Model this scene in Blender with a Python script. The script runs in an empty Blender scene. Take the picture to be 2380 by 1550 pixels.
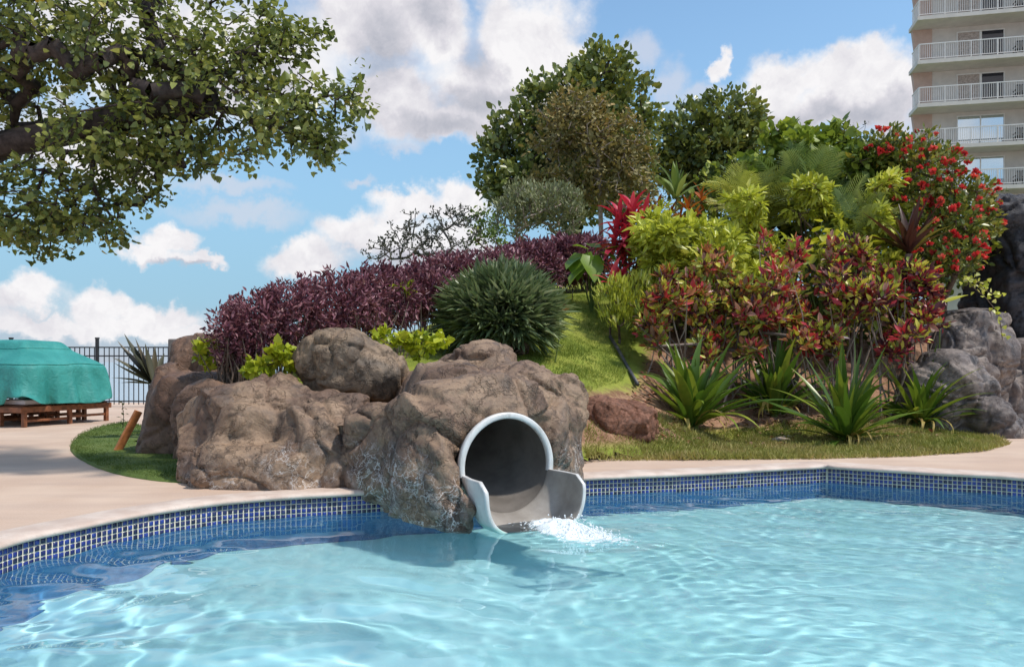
import bpy, bmesh, math, random
import numpy as np
from mathutils import Vector, Matrix, noise as mn

rng = np.random.default_rng(7)
random.seed(7)
S = bpy.context.scene
COL = S.collection
R = math.radians

# ------------------------------------------------------------------ camera, sky, sun, exposure
F, CX, HY, ZC = 1859.4, 1190.0, 841.0, 1.25        # measured on the photograph (2380 px wide view)
cam = bpy.data.cameras.new('camera')
cam.sensor_width = 36; cam.lens = 28.125; cam.shift_y = 0.0279
cam.clip_end = 60000; cam.clip_start = 0.05
camo = bpy.data.objects.new('camera', cam); COL.objects.link(camo)
camo.location = (0, 0, ZC); camo.rotation_euler = (R(90), 0, 0)
S.camera = camo
S.view_settings.view_transform = 'Standard'; S.view_settings.look = 'None'
S.view_settings.exposure = 0.85; S.view_settings.gamma = 1
S.view_settings.use_curve_mapping = False
S.cycles.max_bounces = 8; S.cycles.transparent_max_bounces = 12
S.cycles.sample_clamp_indirect = 4

SUN_EL, SUN_AZ = R(60), R(112)                     # azimuth from +Y towards +X: from the right, a little behind the camera
sd = Vector((math.sin(SUN_AZ)*math.cos(SUN_EL), math.cos(SUN_AZ)*math.cos(SUN_EL), math.sin(SUN_EL)))
sun = bpy.data.lights.new('sun', 'SUN'); sun.cycles.is_caustics_light = True; sun.energy = 2.05; sun.angle = R(3); sun.color = (1, .95, .87)
suno = bpy.data.objects.new('sun', sun); COL.objects.link(suno)
suno.rotation_euler = sd.to_track_quat('Z', 'Y').to_euler()

def azel(x, y):
    az = math.atan((x-CX)/F); return az, math.atan((HY-y)/F*math.cos(az))

W = bpy.data.worlds.new('World'); S.world = W; W.use_nodes = True
def build_world():
    nt = W.node_tree; nt.nodes.clear(); N, L = nt.nodes, nt.links
    def put(sock, v):
        if isinstance(v, (int, float)): sock.default_value = v
        elif isinstance(v, (tuple, list)): sock.default_value = v
        else: L.new(v, sock)
    def m(op, a, b=None, c=None, clamp=False):
        n = N.new('ShaderNodeMath'); n.operation = op; n.use_clamp = clamp
        put(n.inputs[0], a)
        if b is not None: put(n.inputs[1], b)
        if c is not None: put(n.inputs[2], c)
        return n.outputs[0]
    def vm(op, a, b=None):
        n = N.new('ShaderNodeVectorMath'); n.operation = op
        put(n.inputs[0], a)
        if b is not None: put(n.inputs[1], b)
        return n.outputs['Value'] if op == 'LENGTH' else n.outputs[0]
    def sstep(x, a, b):
        n = N.new('ShaderNodeMapRange'); n.interpolation_type = 'SMOOTHSTEP'
        put(n.inputs[0], x); n.inputs[1].default_value = a; n.inputs[2].default_value = b
        return n.outputs[0]
    def mix(f, a, b):
        n = N.new('ShaderNodeMix'); n.data_type = 'RGBA'
        put(n.inputs[0], f); put(n.inputs[6], a); put(n.inputs[7], b); return n.outputs[2]
    def noise(vec, sc, det, rough, dist=0.0, col=False):
        n = N.new('ShaderNodeTexNoise'); L.new(vec, n.inputs['Vector'])
        n.inputs['Scale'].default_value = sc; n.inputs['Detail'].default_value = det
        n.inputs['Roughness'].default_value = rough; n.inputs['Distortion'].default_value = dist
        return n.outputs['Color'] if col else n.outputs['Fac']
    sky = N.new('ShaderNodeTexSky'); sky.sky_type = 'NISHITA'; sky.sun_disc = False
    sky.sun_elevation = SUN_EL; sky.sun_rotation = SUN_AZ
    sky.air_density = 1.0; sky.dust_density = 0.6; sky.ozone_density = 1.6
    tc = N.new('ShaderNodeTexCoord'); d = tc.outputs['Generated']
    sx = N.new('ShaderNodeSeparateXYZ'); L.new(d, sx.inputs[0])
    az = m('ARCTAN2', sx.outputs[0], sx.outputs[1]); el = m('ARCSINE', sx.outputs[2])
    cx = N.new('ShaderNodeCombineXYZ'); L.new(az, cx.inputs[0]); L.new(el, cx.inputs[1])
    p = cx.outputs[0]
    w1 = vm('SUBTRACT', noise(d, 7, 6, .62, 0, True), (.5, .5, .5))
    w2 = vm('SUBTRACT', noise(d, 26, 5, .6, 0, True), (.5, .5, .5))
    wm = N.new('ShaderNodeVectorMath'); wm.operation = 'SCALE'; L.new(w1, wm.inputs[0]); wm.inputs[3].default_value = .10
    wn = N.new('ShaderNodeVectorMath'); wn.operation = 'SCALE'; L.new(w2, wn.inputs[0]); wn.inputs[3].default_value = .05
    pw = vm('MULTIPLY', vm('ADD', vm('ADD', p, wm.outputs[0]), wn.outputs[0]), (1, 1, 0))
    def blobs(vec, lst):
        acc = None
        for x, y, rx, ry in lst:
            a, e = azel(x, y)
            f = vm('LENGTH', vm('MULTIPLY', vm('SUBTRACT', vec, (a, e, 0)), (F/rx, F/ry, 0)))
            acc = f if acc is None else m('SMOOTH_MIN', acc, f, .35)
        return m('SUBTRACT', 1.0, acc)
    cum = blobs(pw, [(850, 60, 190, 130), (1010, 60, 120, 110), (1240, 90, 150, 130), (1150, 200, 220, 100), (910, 250, 130, 90),
                     (1050, 295, 190, 55), (1340, 140, 80, 55), (560, 150, 260, 150), (300, 80, 260, 140), (200, 330, 200, 90),
                     (1810, 195, 105, 80), (1960, 185, 130, 70), (2060, 230, 95, 80), (1920, 275, 240, 55), (1662, 150, 24, 42),
                     (720, 590, 115, 55), (870, 535, 130, 60), (940, 475, 85, 42), (1060, 480, 110, 55), (1020, 580, 190, 75),
                     (390, 545, 68, 40), (340, 580, 68, 32), (450, 592, 70, 22),
                     (60, 690, 85, 48), (-120, 700, 150, 70), (250, 725, 85, 48), (380, 745, 110, 40), (130, 770, 220, 36), (420, 785, 230, 28),
                     (2500, 560, 300, 160), (-500, 420, 260, 130)])
    wis = blobs(pw, [(520, 435, 170, 26), (570, 492, 210, 34), (930, 352, 60, 26), (1570, 200, 60, 70), (760, 330, 120, 40), (840, 425, 70, 16),
                     (1480, 130, 70, 60), (1640, 230, 90, 40)])
    # same kind of cloud field over the rest of the sky, outside what the lens sees
    gen = m('MULTIPLY', m('SUBTRACT', noise(vm('MULTIPLY', d, (1, 1, 1.8)), 2.6, 7, .58), .53), 5.0)
    out = m('MAXIMUM', sstep(m('ABSOLUTE', az), .66, .95), sstep(el, .50, .72))
    gen = m('ADD', m('MULTIPLY', gen, out), m('MULTIPLY', m('SUBTRACT', out, 1.0), 2.0))
    dens = m('MAXIMUM', cum, gen)
    a1 = sstep(dens, -.06, .46)
    a2 = m('MULTIPLY', sstep(wis, .0, .8), .62)
    # underside shade: large soft greys inside the heaps plus fractal billows
    gr = blobs(pw, [(1090, 235, 170, 48), (1020, 305, 200, 40), (880, 130, 70, 110), (1000, 30, 80, 70), (1120, 130, 60, 70),
                    (1930, 290, 260, 40), (960, 600, 200, 38), (400, 606, 90, 12), (600, 200, 120, 90)])
    bil = noise(vm('ADD', d, wm.outputs[0]), 15, 7, .6)
    bil2 = noise(vm('ADD', vm('ADD', d, wm.outputs[0]), (0, 0, .014)), 15, 7, .6)
    rel = m('MULTIPLY', m('SUBTRACT', bil, bil2), 1.5)
    sh = m('ADD', m('MULTIPLY', sstep(gr, -.25, .9), .62), rel)
    sh = m('ADD', sh, m('MULTIPLY', sstep(bil, .62, .35), .22), clamp=True)
    cr = N.new('ShaderNodeValToRGB'); L.new(sh, cr.inputs[0])
    e = cr.color_ramp.elements; e[0].color = (3.5, 3.45, 3.5, 1); e[1].color = (1.55, 1.63, 1.9, 1); e[1].position = 1
    k = e.new(.4); k.color = (2.65, 2.6, 2.8, 1)
    hs = N.new('ShaderNodeHueSaturation'); L.new(sky.outputs[0], hs.inputs['Color'])
    hs.inputs['Saturation'].default_value = 1.05; hs.inputs['Value'].default_value = .75; hs.inputs['Hue'].default_value = .49
    c00 = mix(m('MULTIPLY', sstep(el, .42, .04), .85), hs.outputs[0], (.92, 1.78, 2.5, 1))
    hz = m('MULTIPLY', sstep(el, .07, -.005), .85)
    c0 = mix(hz, c00, (2.0, 2.15, 2.45, 1))
    c1 = mix(a2, c0, (2.6, 2.65, 2.95, 1))
    c2 = mix(a1, c1, cr.outputs[0])
    bg = N.new('ShaderNodeBackground'); L.new(c2, bg.inputs[0]); bg.inputs[1].default_value = .15
    o = N.new('ShaderNodeOutputWorld'); L.new(bg.outputs[0], o.inputs[0])
build_world()

# ------------------------------------------------------------------ helpers
def D(x, y, d):                                     # a spot seen at (x, y) in the photograph, d metres away
    return np.array([(x-CX)/F*d, d, ZC-(y-HY)/F*d])
def G(x, y, z=0.0):
    d = F*(ZC-z)/(y-HY); return np.array([(x-CX)/F*d, d, z])
def nrm(v):
    return v/np.maximum(np.linalg.norm(v, axis=-1, keepdims=True), 1e-9)

def mesh_np(name, V, Fq, mat=None, tint=None, smooth=False):
    """V (n,3); Fq (m,k) all faces of k corners"""
    V = np.asarray(V, dtype=np.float32); Fq = np.asarray(Fq, dtype=np.int32)
    me = bpy.data.meshes.new(name)
    mN, k = Fq.shape
    me.vertices.add(len(V)); me.vertices.foreach_set('co', V.ravel())
    me.loops.add(mN*k); me.loops.foreach_set('vertex_index', Fq.ravel())
    me.polygons.add(mN); me.polygons.foreach_set('loop_start', np.arange(0, mN*k, k, dtype=np.int32))
    if smooth: me.polygons.foreach_set('use_smooth', np.ones(mN, dtype=bool))
    me.update(calc_edges=True)
    if tint is not None:
        a = me.attributes.new('tint', 'FLOAT', 'FACE'); a.data.foreach_set('value', np.asarray(tint, dtype=np.float32))
    if mat: me.materials.append(mat)
    return me

class MB:
    """collects boxes, tubes and polygons for one mesh"""
    def __init__(s): s.v = []; s.f = []
    def add(s, vs, fs):
        b = len(s.v); s.v += [tuple(p) for p in vs]; s.f += [tuple(i+b for i in f) for f in fs]
    def box(s, c, size, rz=0.0, M=None):
        hx, hy, hz = [q/2 for q in size]
        vs = [Vector((x, y, z)) for x in (-hx, hx) for y in (-hy, hy) for z in (-hz, hz)]
        if M is None: M = Matrix.Rotation(rz, 3, 'Z')
        vs = [M @ v+Vector(c) for v in vs]
        s.add(vs, [(0, 1, 3, 2), (4, 6, 7, 5), (0, 4, 5, 1), (2, 3, 7, 6), (0, 2, 6, 4), (1, 5, 7, 3)])
    def bar(s, a, b, w, h):
        a, b = Vector(a), Vector(b); d = b-a; q = d.to_track_quat('X', 'Z').to_matrix()
        s.box((a+b)/2, (d.length, w, h), M=q)
    def tube(s, pts, rad, n=6):
        pts = [Vector(p) for p in pts]; rings = []
        for i, p in enumerate(pts):
            t = (pts[min(i+1, len(pts)-1)]-pts[max(i-1, 0)]); t.normalize()
            u = t.orthogonal() if i == 0 else (u-t*u.dot(t)); u.normalize(); w = t.cross(u)
            r = rad[i] if hasattr(rad, '__len__') else rad
            rings.append([p+(u*math.cos(6.2832*k/n)+w*math.sin(6.2832*k/n))*r for k in range(n)])
        b = len(s.v)
        for r_ in rings: s.v += [tuple(q) for q in r_]
        for i in range(len(pts)-1):
            for k in range(n):
                s.f.append((b+i*n+k, b+i*n+(k+1) % n, b+(i+1)*n+(k+1) % n, b+(i+1)*n+k))
        s.f.append(tuple(b+k for k in reversed(range(n)))); s.f.append(tuple(b+(len(pts)-1)*n+k for k in range(n)))
    def mesh(s, name, mat, off=(0, 0, 0), smooth=False, bevel=0):
        me = bpy.data.meshes.new(name); o = Vector(off)
        me.from_pydata([Vector(p)-o for p in s.v], [], s.f)
        if smooth: me.polygons.foreach_set('use_smooth', [True]*len(me.polygons))
        if mat: me.materials.append(mat)
        me.update(); return me

def link(name, me, parent=None, loc=None):
    o = bpy.data.objects.new(name, me); COL.objects.link(o)
    if parent: o.parent = parent
    if loc is not None: o.location = loc
    return o
def tag(o, label=None, cat=None, group=None, kind=None):
    if label: o['label'] = label
    if cat: o['category'] = cat
    if group: o['group'] = group
    if kind: o['kind'] = kind
    return o
def thing(name, label, cat, loc, group=None, rz=0.0):
    o = bpy.data.objects.new(name, None); o.empty_display_size = .1
    COL.objects.link(o); o.location = Vector(loc); o.rotation_euler = (0, 0, rz)
    return tag(o, label, cat, group)
def part(name, me, parent, label=None, kind=None):
    o = link(name, me, parent); return tag(o, label, None, None, kind)
def bevel(o, w=.01, seg=2):
    md = o.modifiers.new('bevel', 'BEVEL'); md.width = w; md.segments = seg; md.limit_method = 'ANGLE'; return o

# ------------------------------------------------------------------ materials
class NT:
    def __init__(s, name):
        s.m = bpy.data.materials.new(name); s.m.use_nodes = True
        s.t = s.m.node_tree; s.t.nodes.clear()
        s.out = s.n('ShaderNodeOutputMaterial')
    def n(s, t): return s.t.nodes.new(t)
    def l(s, a, b): s.t.links.new(a, b)
    def put(s, sock, v):
        if hasattr(v, 'is_output'): s.l(v, sock)
        else: sock.default_value = v
    def pos(s):
        return s.n('ShaderNodeNewGeometry').outputs['Position']
    def map(s, vec, sc):
        n = s.n('ShaderNodeVectorMath'); n.operation = 'MULTIPLY'; s.l(vec, n.inputs[0]); n.inputs[1].default_value = sc; return n.outputs[0]
    def noise(s, sc, det=5, rough=.55, dist=0., vec=None, col=False):
        n = s.n('ShaderNodeTexNoise'); n.inputs['Scale'].default_value = sc; n.inputs['Detail'].default_value = det
        n.inputs['Roughness'].default_value = rough; n.inputs['Distortion'].default_value = dist
        s.l(vec if vec is not None else s.pos(), n.inputs['Vector']); return n.outputs['Color' if col else 'Fac']
    def vor(s, sc, feat='F1', vec=None, rand=1.):
        n = s.n('ShaderNodeTexVoronoi'); n.feature = feat; n.inputs['Scale'].default_value = sc; n.inputs['Randomness'].default_value = rand
        s.l(vec if vec is not None else s.pos(), n.inputs['Vector']); return n.outputs['Distance']
    def op(s, op, a, b=None, clamp=False):
        n = s.n('ShaderNodeMath'); n.operation = op; n.use_clamp = clamp; s.put(n.inputs[0], a)
        if b is not None: s.put(n.inputs[1], b)
        return n.outputs[0]
    def rng(s, x, a, b, c=0., d=1.):
        n = s.n('ShaderNodeMapRange'); n.interpolation_type = 'SMOOTHSTEP'; s.put(n.inputs[0], x)
        for i, q in enumerate((a, b, c, d)): n.inputs[i+1].default_value = q
        return n.outputs[0]
    def mix(s, f, a, b, bt='MIX'):
        n = s.n('ShaderNodeMix'); n.data_type = 'RGBA'; n.blend_type = bt
        s.put(n.inputs[0], f)
        for i, q in ((6, a), (7, b)):
            s.put(n.inputs[i], q if hasattr(q, 'is_output') else (*q[:3], 1))
        return n.outputs[2]
    def ramp(s, f, cols, const=False):
        n = s.n('ShaderNodeValToRGB'); s.l(f, n.inputs[0]); cr = n.color_ramp
        if const: cr.interpolation = 'CONSTANT'
        cr.elements[0].position = cols[0][0]; cr.elements[0].color = (*cols[0][1], 1)
        cr.elements[1].position = cols[-1][0]; cr.elements[1].color = (*cols[-1][1], 1)
        for p, c in cols[1:-1]:
            e = cr.elements.new(p); e.color = (*c, 1)
        return n.outputs[0]
    def bump(s, h, st=.5, dist=.02):
        n = s.n('ShaderNodeBump'); n.inputs['Strength'].default_value = st; n.inputs['Distance'].default_value = dist
        s.l(h, n.inputs['Height']); return n.outputs[0]
    def bsdf(s, col, rough=.6, spec=.5, normal=None, metal=0., link=True, coat=0.):
        b = s.n('ShaderNodeBsdfPrincipled')
        s.put(b.inputs['Base Color'], col if hasattr(col, 'is_output') else (*col, 1))
        s.put(b.inputs['Roughness'], rough); b.inputs['Specular IOR Level'].default_value = spec
        b.inputs['Metallic'].default_value = metal; b.inputs['Coat Weight'].default_value = coat
        if normal is not None: s.l(normal, b.inputs['Normal'])
        if link: s.l(b.outputs[0], s.out.inputs[0])
        return b

def plain(name, col, rough=.6, var=.25, sc=6., spec=.4, metal=0., bump=0.):
    t = NT(name); f = t.noise(sc, 5, .6)
    c = t.mix(t.rng(f, .3, .7), tuple(q*(1-var) for q in col), tuple(min(1, q*(1+var)) for q in col))
    t.bsdf(c, rough, spec, t.bump(t.noise(sc*6, 4), bump, .01) if bump else None, metal); return t.m

def leafmat(name, cols, rough=.42, trans=.3, obj=False, spec=.4, const=False):
    """leaf colours by a random value of each leaf"""
    t = NT(name)
    if obj:
        f = t.n('ShaderNodeObjectInfo').outputs['Random']
        f = t.op('ADD', t.op('MULTIPLY', f, .8), t.op('MULTIPLY', t.noise(9, 3), .25), True)
    else:
        a = t.n('ShaderNodeAttribute'); a.attribute_name = 'tint'; f = a.outputs['Fac']
    c = t.ramp(f, [(i/max(1, len(cols)-1), q) for i, q in enumerate(cols)] if not isinstance(cols[0][1], tuple) else cols, const)
    b = t.bsdf(c, rough, spec, link=False)
    tr = t.n('ShaderNodeBsdfTranslucent'); t.l(t.mix(.5, c, (1., 1., .5), 'MULTIPLY'), tr.inputs[0])
    mx = t.n('ShaderNodeMixShader'); mx.inputs[0].default_value = trans
    t.l(b.outputs[0], mx.inputs[1]); t.l(tr.outputs[0], mx.inputs[2]); t.l(mx.outputs[0], t.out.inputs[0])
    return t.m

def rockmat(name, a, b, dark, veins=0., vein_z=.55, sc=1.):
    t = NT(name); p = t.pos()
    n1 = t.noise(1.5*sc, 7, .62, .4); n2 = t.noise(6*sc, 7, .68, .8); n3 = t.noise(45, 5, .65)
    st = t.noise(2.6*sc, 7, .66, 1.8, t.map(p, (1.2, 1.2, 1.5)))
    c = t.mix(t.rng(n1, .38, .60), a, b)
    pu = t.noise(2.1*sc, 6, .65, .6, t.map(p, (1.1, .9, 1.3)))
    c = t.mix(t.rng(pu, .50, .66, 0, .7), c, tuple(q*(.66+.16*i) for i, q in enumerate(a)))
    wq = t.n('ShaderNodeVectorMath'); wq.operation = 'ADD'; wk = t.n('ShaderNodeVectorMath'); wk.operation = 'SCALE'
    t.l(t.noise(1.6*sc, 6, .65, 0, None, True), wk.inputs[0]); wk.inputs[3].default_value = 1.3/sc; t.l(p, wq.inputs[0]); t.l(wk.outputs[0], wq.inputs[1])
    ck = t.rng(t.vor(1.5*sc, 'DISTANCE_TO_EDGE', wq.outputs[0]), .030, .0); ck2 = t.rng(t.vor(4.2*sc, 'DISTANCE_TO_EDGE', wq.outputs[0]), .045, .0)
    ck = t.op('MAXIMUM', ck, t.op('MULTIPLY', ck2, t.rng(n2, .45, .6)))
    c = t.mix(t.rng(st, .48, .70, 0, .75), c, dark)
    c = t.mix(t.rng(n2, .56, .74, 0, .5), c, tuple(min(1, q*1.45) for q in b))
    c = t.mix(t.rng(n3, .4, .75, 0, .3), c, tuple(q*.45 for q in a))
    if veins:
        wv = t.n('ShaderNodeVectorMath'); wv.operation = 'ADD'
        wc = t.n('ShaderNodeVectorMath'); wc.operation = 'SCALE'; t.l(t.noise(2.2, 5, .6, 0, None, True), wc.inputs[0]); wc.inputs[3].default_value = .9
        t.l(p, wv.inputs[0]); t.l(wc.outputs[0], wv.inputs[1])
        e = t.vor(3.3, 'DISTANCE_TO_EDGE', wv.outputs[0])
        e2 = t.vor(6.5, 'DISTANCE_TO_EDGE', wv.outputs[0])
        ln = t.op('MAXIMUM', t.rng(e, .035, .0), t.op('MULTIPLY', t.rng(e2, .05, .0), .6))
        sx = t.n('ShaderNodeSeparateXYZ'); t.l(p, sx.inputs[0])
        zz = t.op('ADD', sx.outputs[2], t.op('MULTIPLY', t.op('SUBTRACT', n1, .5), 1.1))
        k = t.op('MULTIPLY', t.rng(zz, vein_z, vein_z-.4), t.rng(t.noise(1.3, 3), .38, .6))
        haze = t.op('MULTIPLY', t.rng(zz, vein_z-.1, vein_z-.55), t.rng(t.noise(5, 6, .7), .45, .8, 0, .5))
        c = t.mix(haze, c, (.42, .38, .36)); c = t.mix(t.op('MULTIPLY', t.op('MULTIPLY', ln, k), veins), c, (.62, .58, .55))
    h = t.op('ADD', t.op('MULTIPLY', n2, .6), t.op('MULTIPLY', n3, .13))
    h = t.op('ADD', h, t.op('MULTIPLY', st, .5)); h = t.op('SUBTRACT', h, t.op('MULTIPLY', ck, .4))
    c = t.mix(t.op('MULTIPLY', ck, .32), c, tuple(q*.6 for q in dark))
    t.bsdf(c, .62, .35, t.bump(h, .7, .045)); return t.m

def concrete():
    t = NT('deck_concrete'); p = t.pos()
    a = t.noise(.7, 5, .55); b = t.noise(2.2, 6, .6, .3, t.map(p, (.25, 1.6, 1))); c3 = t.noise(60, 3)
    c = t.mix(t.rng(a, .3, .7), (.50, .355, .265), (.60, .455, .35))
    c = t.mix(t.rng(b, .42, .72, 0, .5), c, (.43, .31, .25)); c = t.mix(t.rng(c3, .4, .75, 0, .25), c, (.68, .56, .47))
    v = t.vor(1.1, 'DISTANCE_TO_EDGE', t.map(p, (.5, 1, 1)))
    t.bsdf(c, .75, .25, t.bump(c3, .12, .004)); return t.m
def coping_mat():
    t = NT('coping_concrete'); a = t.noise(3, 6, .65); b = t.noise(24, 5, .7)
    c = t.mix(t.rng(a, .35, .68), (.52, .40, .33), (.66, .55, .47)); c = t.mix(t.rng(b, .55, .75, 0, .7), c, (.36, .29, .24))
    t.bsdf(c, .7, .3, t.bump(b, .35, .006)); return t.m
def grassmat(name, cols):
    t = NT(name); a = t.noise(1.1, 5, .6); b = t.noise(9, 5, .7); c3 = t.noise(70, 3)
    c = t.ramp(t.op('ADD', t.op('MULTIPLY', a, .7), t.op('MULTIPLY', b, .3)), cols)
    c = t.mix(t.rng(c3, .4, .8, 0, .5), c, tuple(q*.5 for q in cols[0][1]))
    t.bsdf(c, .8, .2, t.bump(c3, .6, .02)); return t.m

M_deck = concrete(); M_coping = coping_mat()
M_rock = rockmat('brown_rock', (.158, .098, .068), (.31, .208, .135), (.050, .033, .026), .9, .55)
M_rockl = rockmat('smooth_brown_rock', (.16, .092, .064), (.235, .145, .10), (.075, .046, .034), 0)
M_rockt = rockmat('tan_rock', (.165, .112, .075), (.31, .22, .145), (.055, .038, .028), 0)
M_lava = rockmat('red_lava_rock', (.21, .088, .05), (.27, .125, .075), (.06, .03, .022), 0, sc=3)
M_grey = rockmat('grey_rock', (.135, .112, .105), (.29, .235, .20), (.05, .043, .046), 0)
M_dark = rockmat('charcoal_rock', (.045, .042, .047), (.085, .078, .082), (.016, .015, .017), 0)
M_lawn = grassmat('lawn_green', [(.3, (.085, .125, .022)), (.5, (.16, .20, .04)), (.62, (.26, .26, .07)), (.72, (.34, .28, .12))])
M_lawn2 = grassmat('deep_lawn_green', [(.3, (.075, .12, .025)), (.5, (.12, .17, .04)), (.7, (.19, .22, .07))])  # the deeper of the two lawn greens
M_bark = plain('grey_brown_bark', (.15, .11, .085), .8, .4, 14, .2, bump=.5)
M_barkd = plain('dark_bark', (.06, .045, .04), .8, .4, 12, .2, bump=.5)
M_barkl = plain('pale_bark', (.34, .27, .22), .8, .3, 16, .2, bump=.4)
M_iron = plain('black_painted_iron', (.018, .017, .02), .4, .2, 5, .5)
M_teak = plain('red_brown_wood', (.20, .075, .035), .55, .4, 10, .4, bump=.15)
M_plank = plain('orange_plank_wood', (.46, .17, .06), .6, .3, 12, .3, bump=.2)

# ------------------------------------------------------------------ pool outline
def catmull(P, n=14, closed=False):
    P = [np.array(p, float) for p in P]; out = []
    K = len(P)
    for i in range(K if closed else K-1):
        g = (lambda j: P[j % K]) if closed else (lambda j: P[min(max(j, 0), K-1)])
        p0, p1, p2, p3 = g(i-1), g(i), g(i+1), g(i+2)
        for k in range(n):
            t = k/n
            out.append(.5*((2*p1)+(-p0+p2)*t+(2*p0-5*p1+4*p2-p3)*t*t+(-p0+3*p1-3*p2+p3)*t**3))
    if not closed: out.append(P[-1])
    return np.array(out)
WZ = -.20
left = catmull([(-1.0, 1.3), (-2.6, 2.3), (-3.42, 3.9), (-3.50, 5.46), (-3.33, 6.05), (-3.0, 6.72), (-2.42, 7.30), (-1.34, 7.75), (-.45, 8.1), (.79, 8.67), (1.97, 9.0), (3.1, 9.42), (3.80, 9.66)])
right = catmull([(3.806, 9.648), (4.7, 9.12), (5.58, 8.62), (6.8, 7.2), (7.3, 5.0), (6.0, 2.6), (3.2, 1.2), (1.0, .9), (-1.0, 1.3)])
def resample(P, step):
    seg = np.linalg.norm(np.diff(P, axis=0), axis=1); s = np.r_[0, np.cumsum(seg)]
    q = np.linspace(0, s[-1], max(2, int(round(s[-1]/step))+1))
    return np.c_[np.interp(q, s, P[:, 0]), np.interp(q, s, P[:, 1])]
left = resample(left, .12); right = resample(right, .12)
POOL = np.vstack([left, right[:-1]])                # clockwise seen from above -> left hand side is outside
def offset(P, d, closed=True):
    t = (np.roll(P, -1, 0)-np.roll(P, 1, 0)) if closed else np.gradient(P, axis=0)
    t = nrm(t); return P+np.c_[-t[:, 1], t[:, 0]]*d  # outward
def inside(pts, poly):
    x, y = pts[:, 0], pts[:, 1]; c = np.zeros(len(pts), bool); j = len(poly)-1
    for i in range(len(poly)):
        xi, yi = poly[i]; xj, yj = poly[j]
        k = ((yi > y) != (yj > y)) & (x < (xj-xi)*(y-yi)/(yj-yi+1e-12)+xi); c ^= k; j = i
    return c

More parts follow.
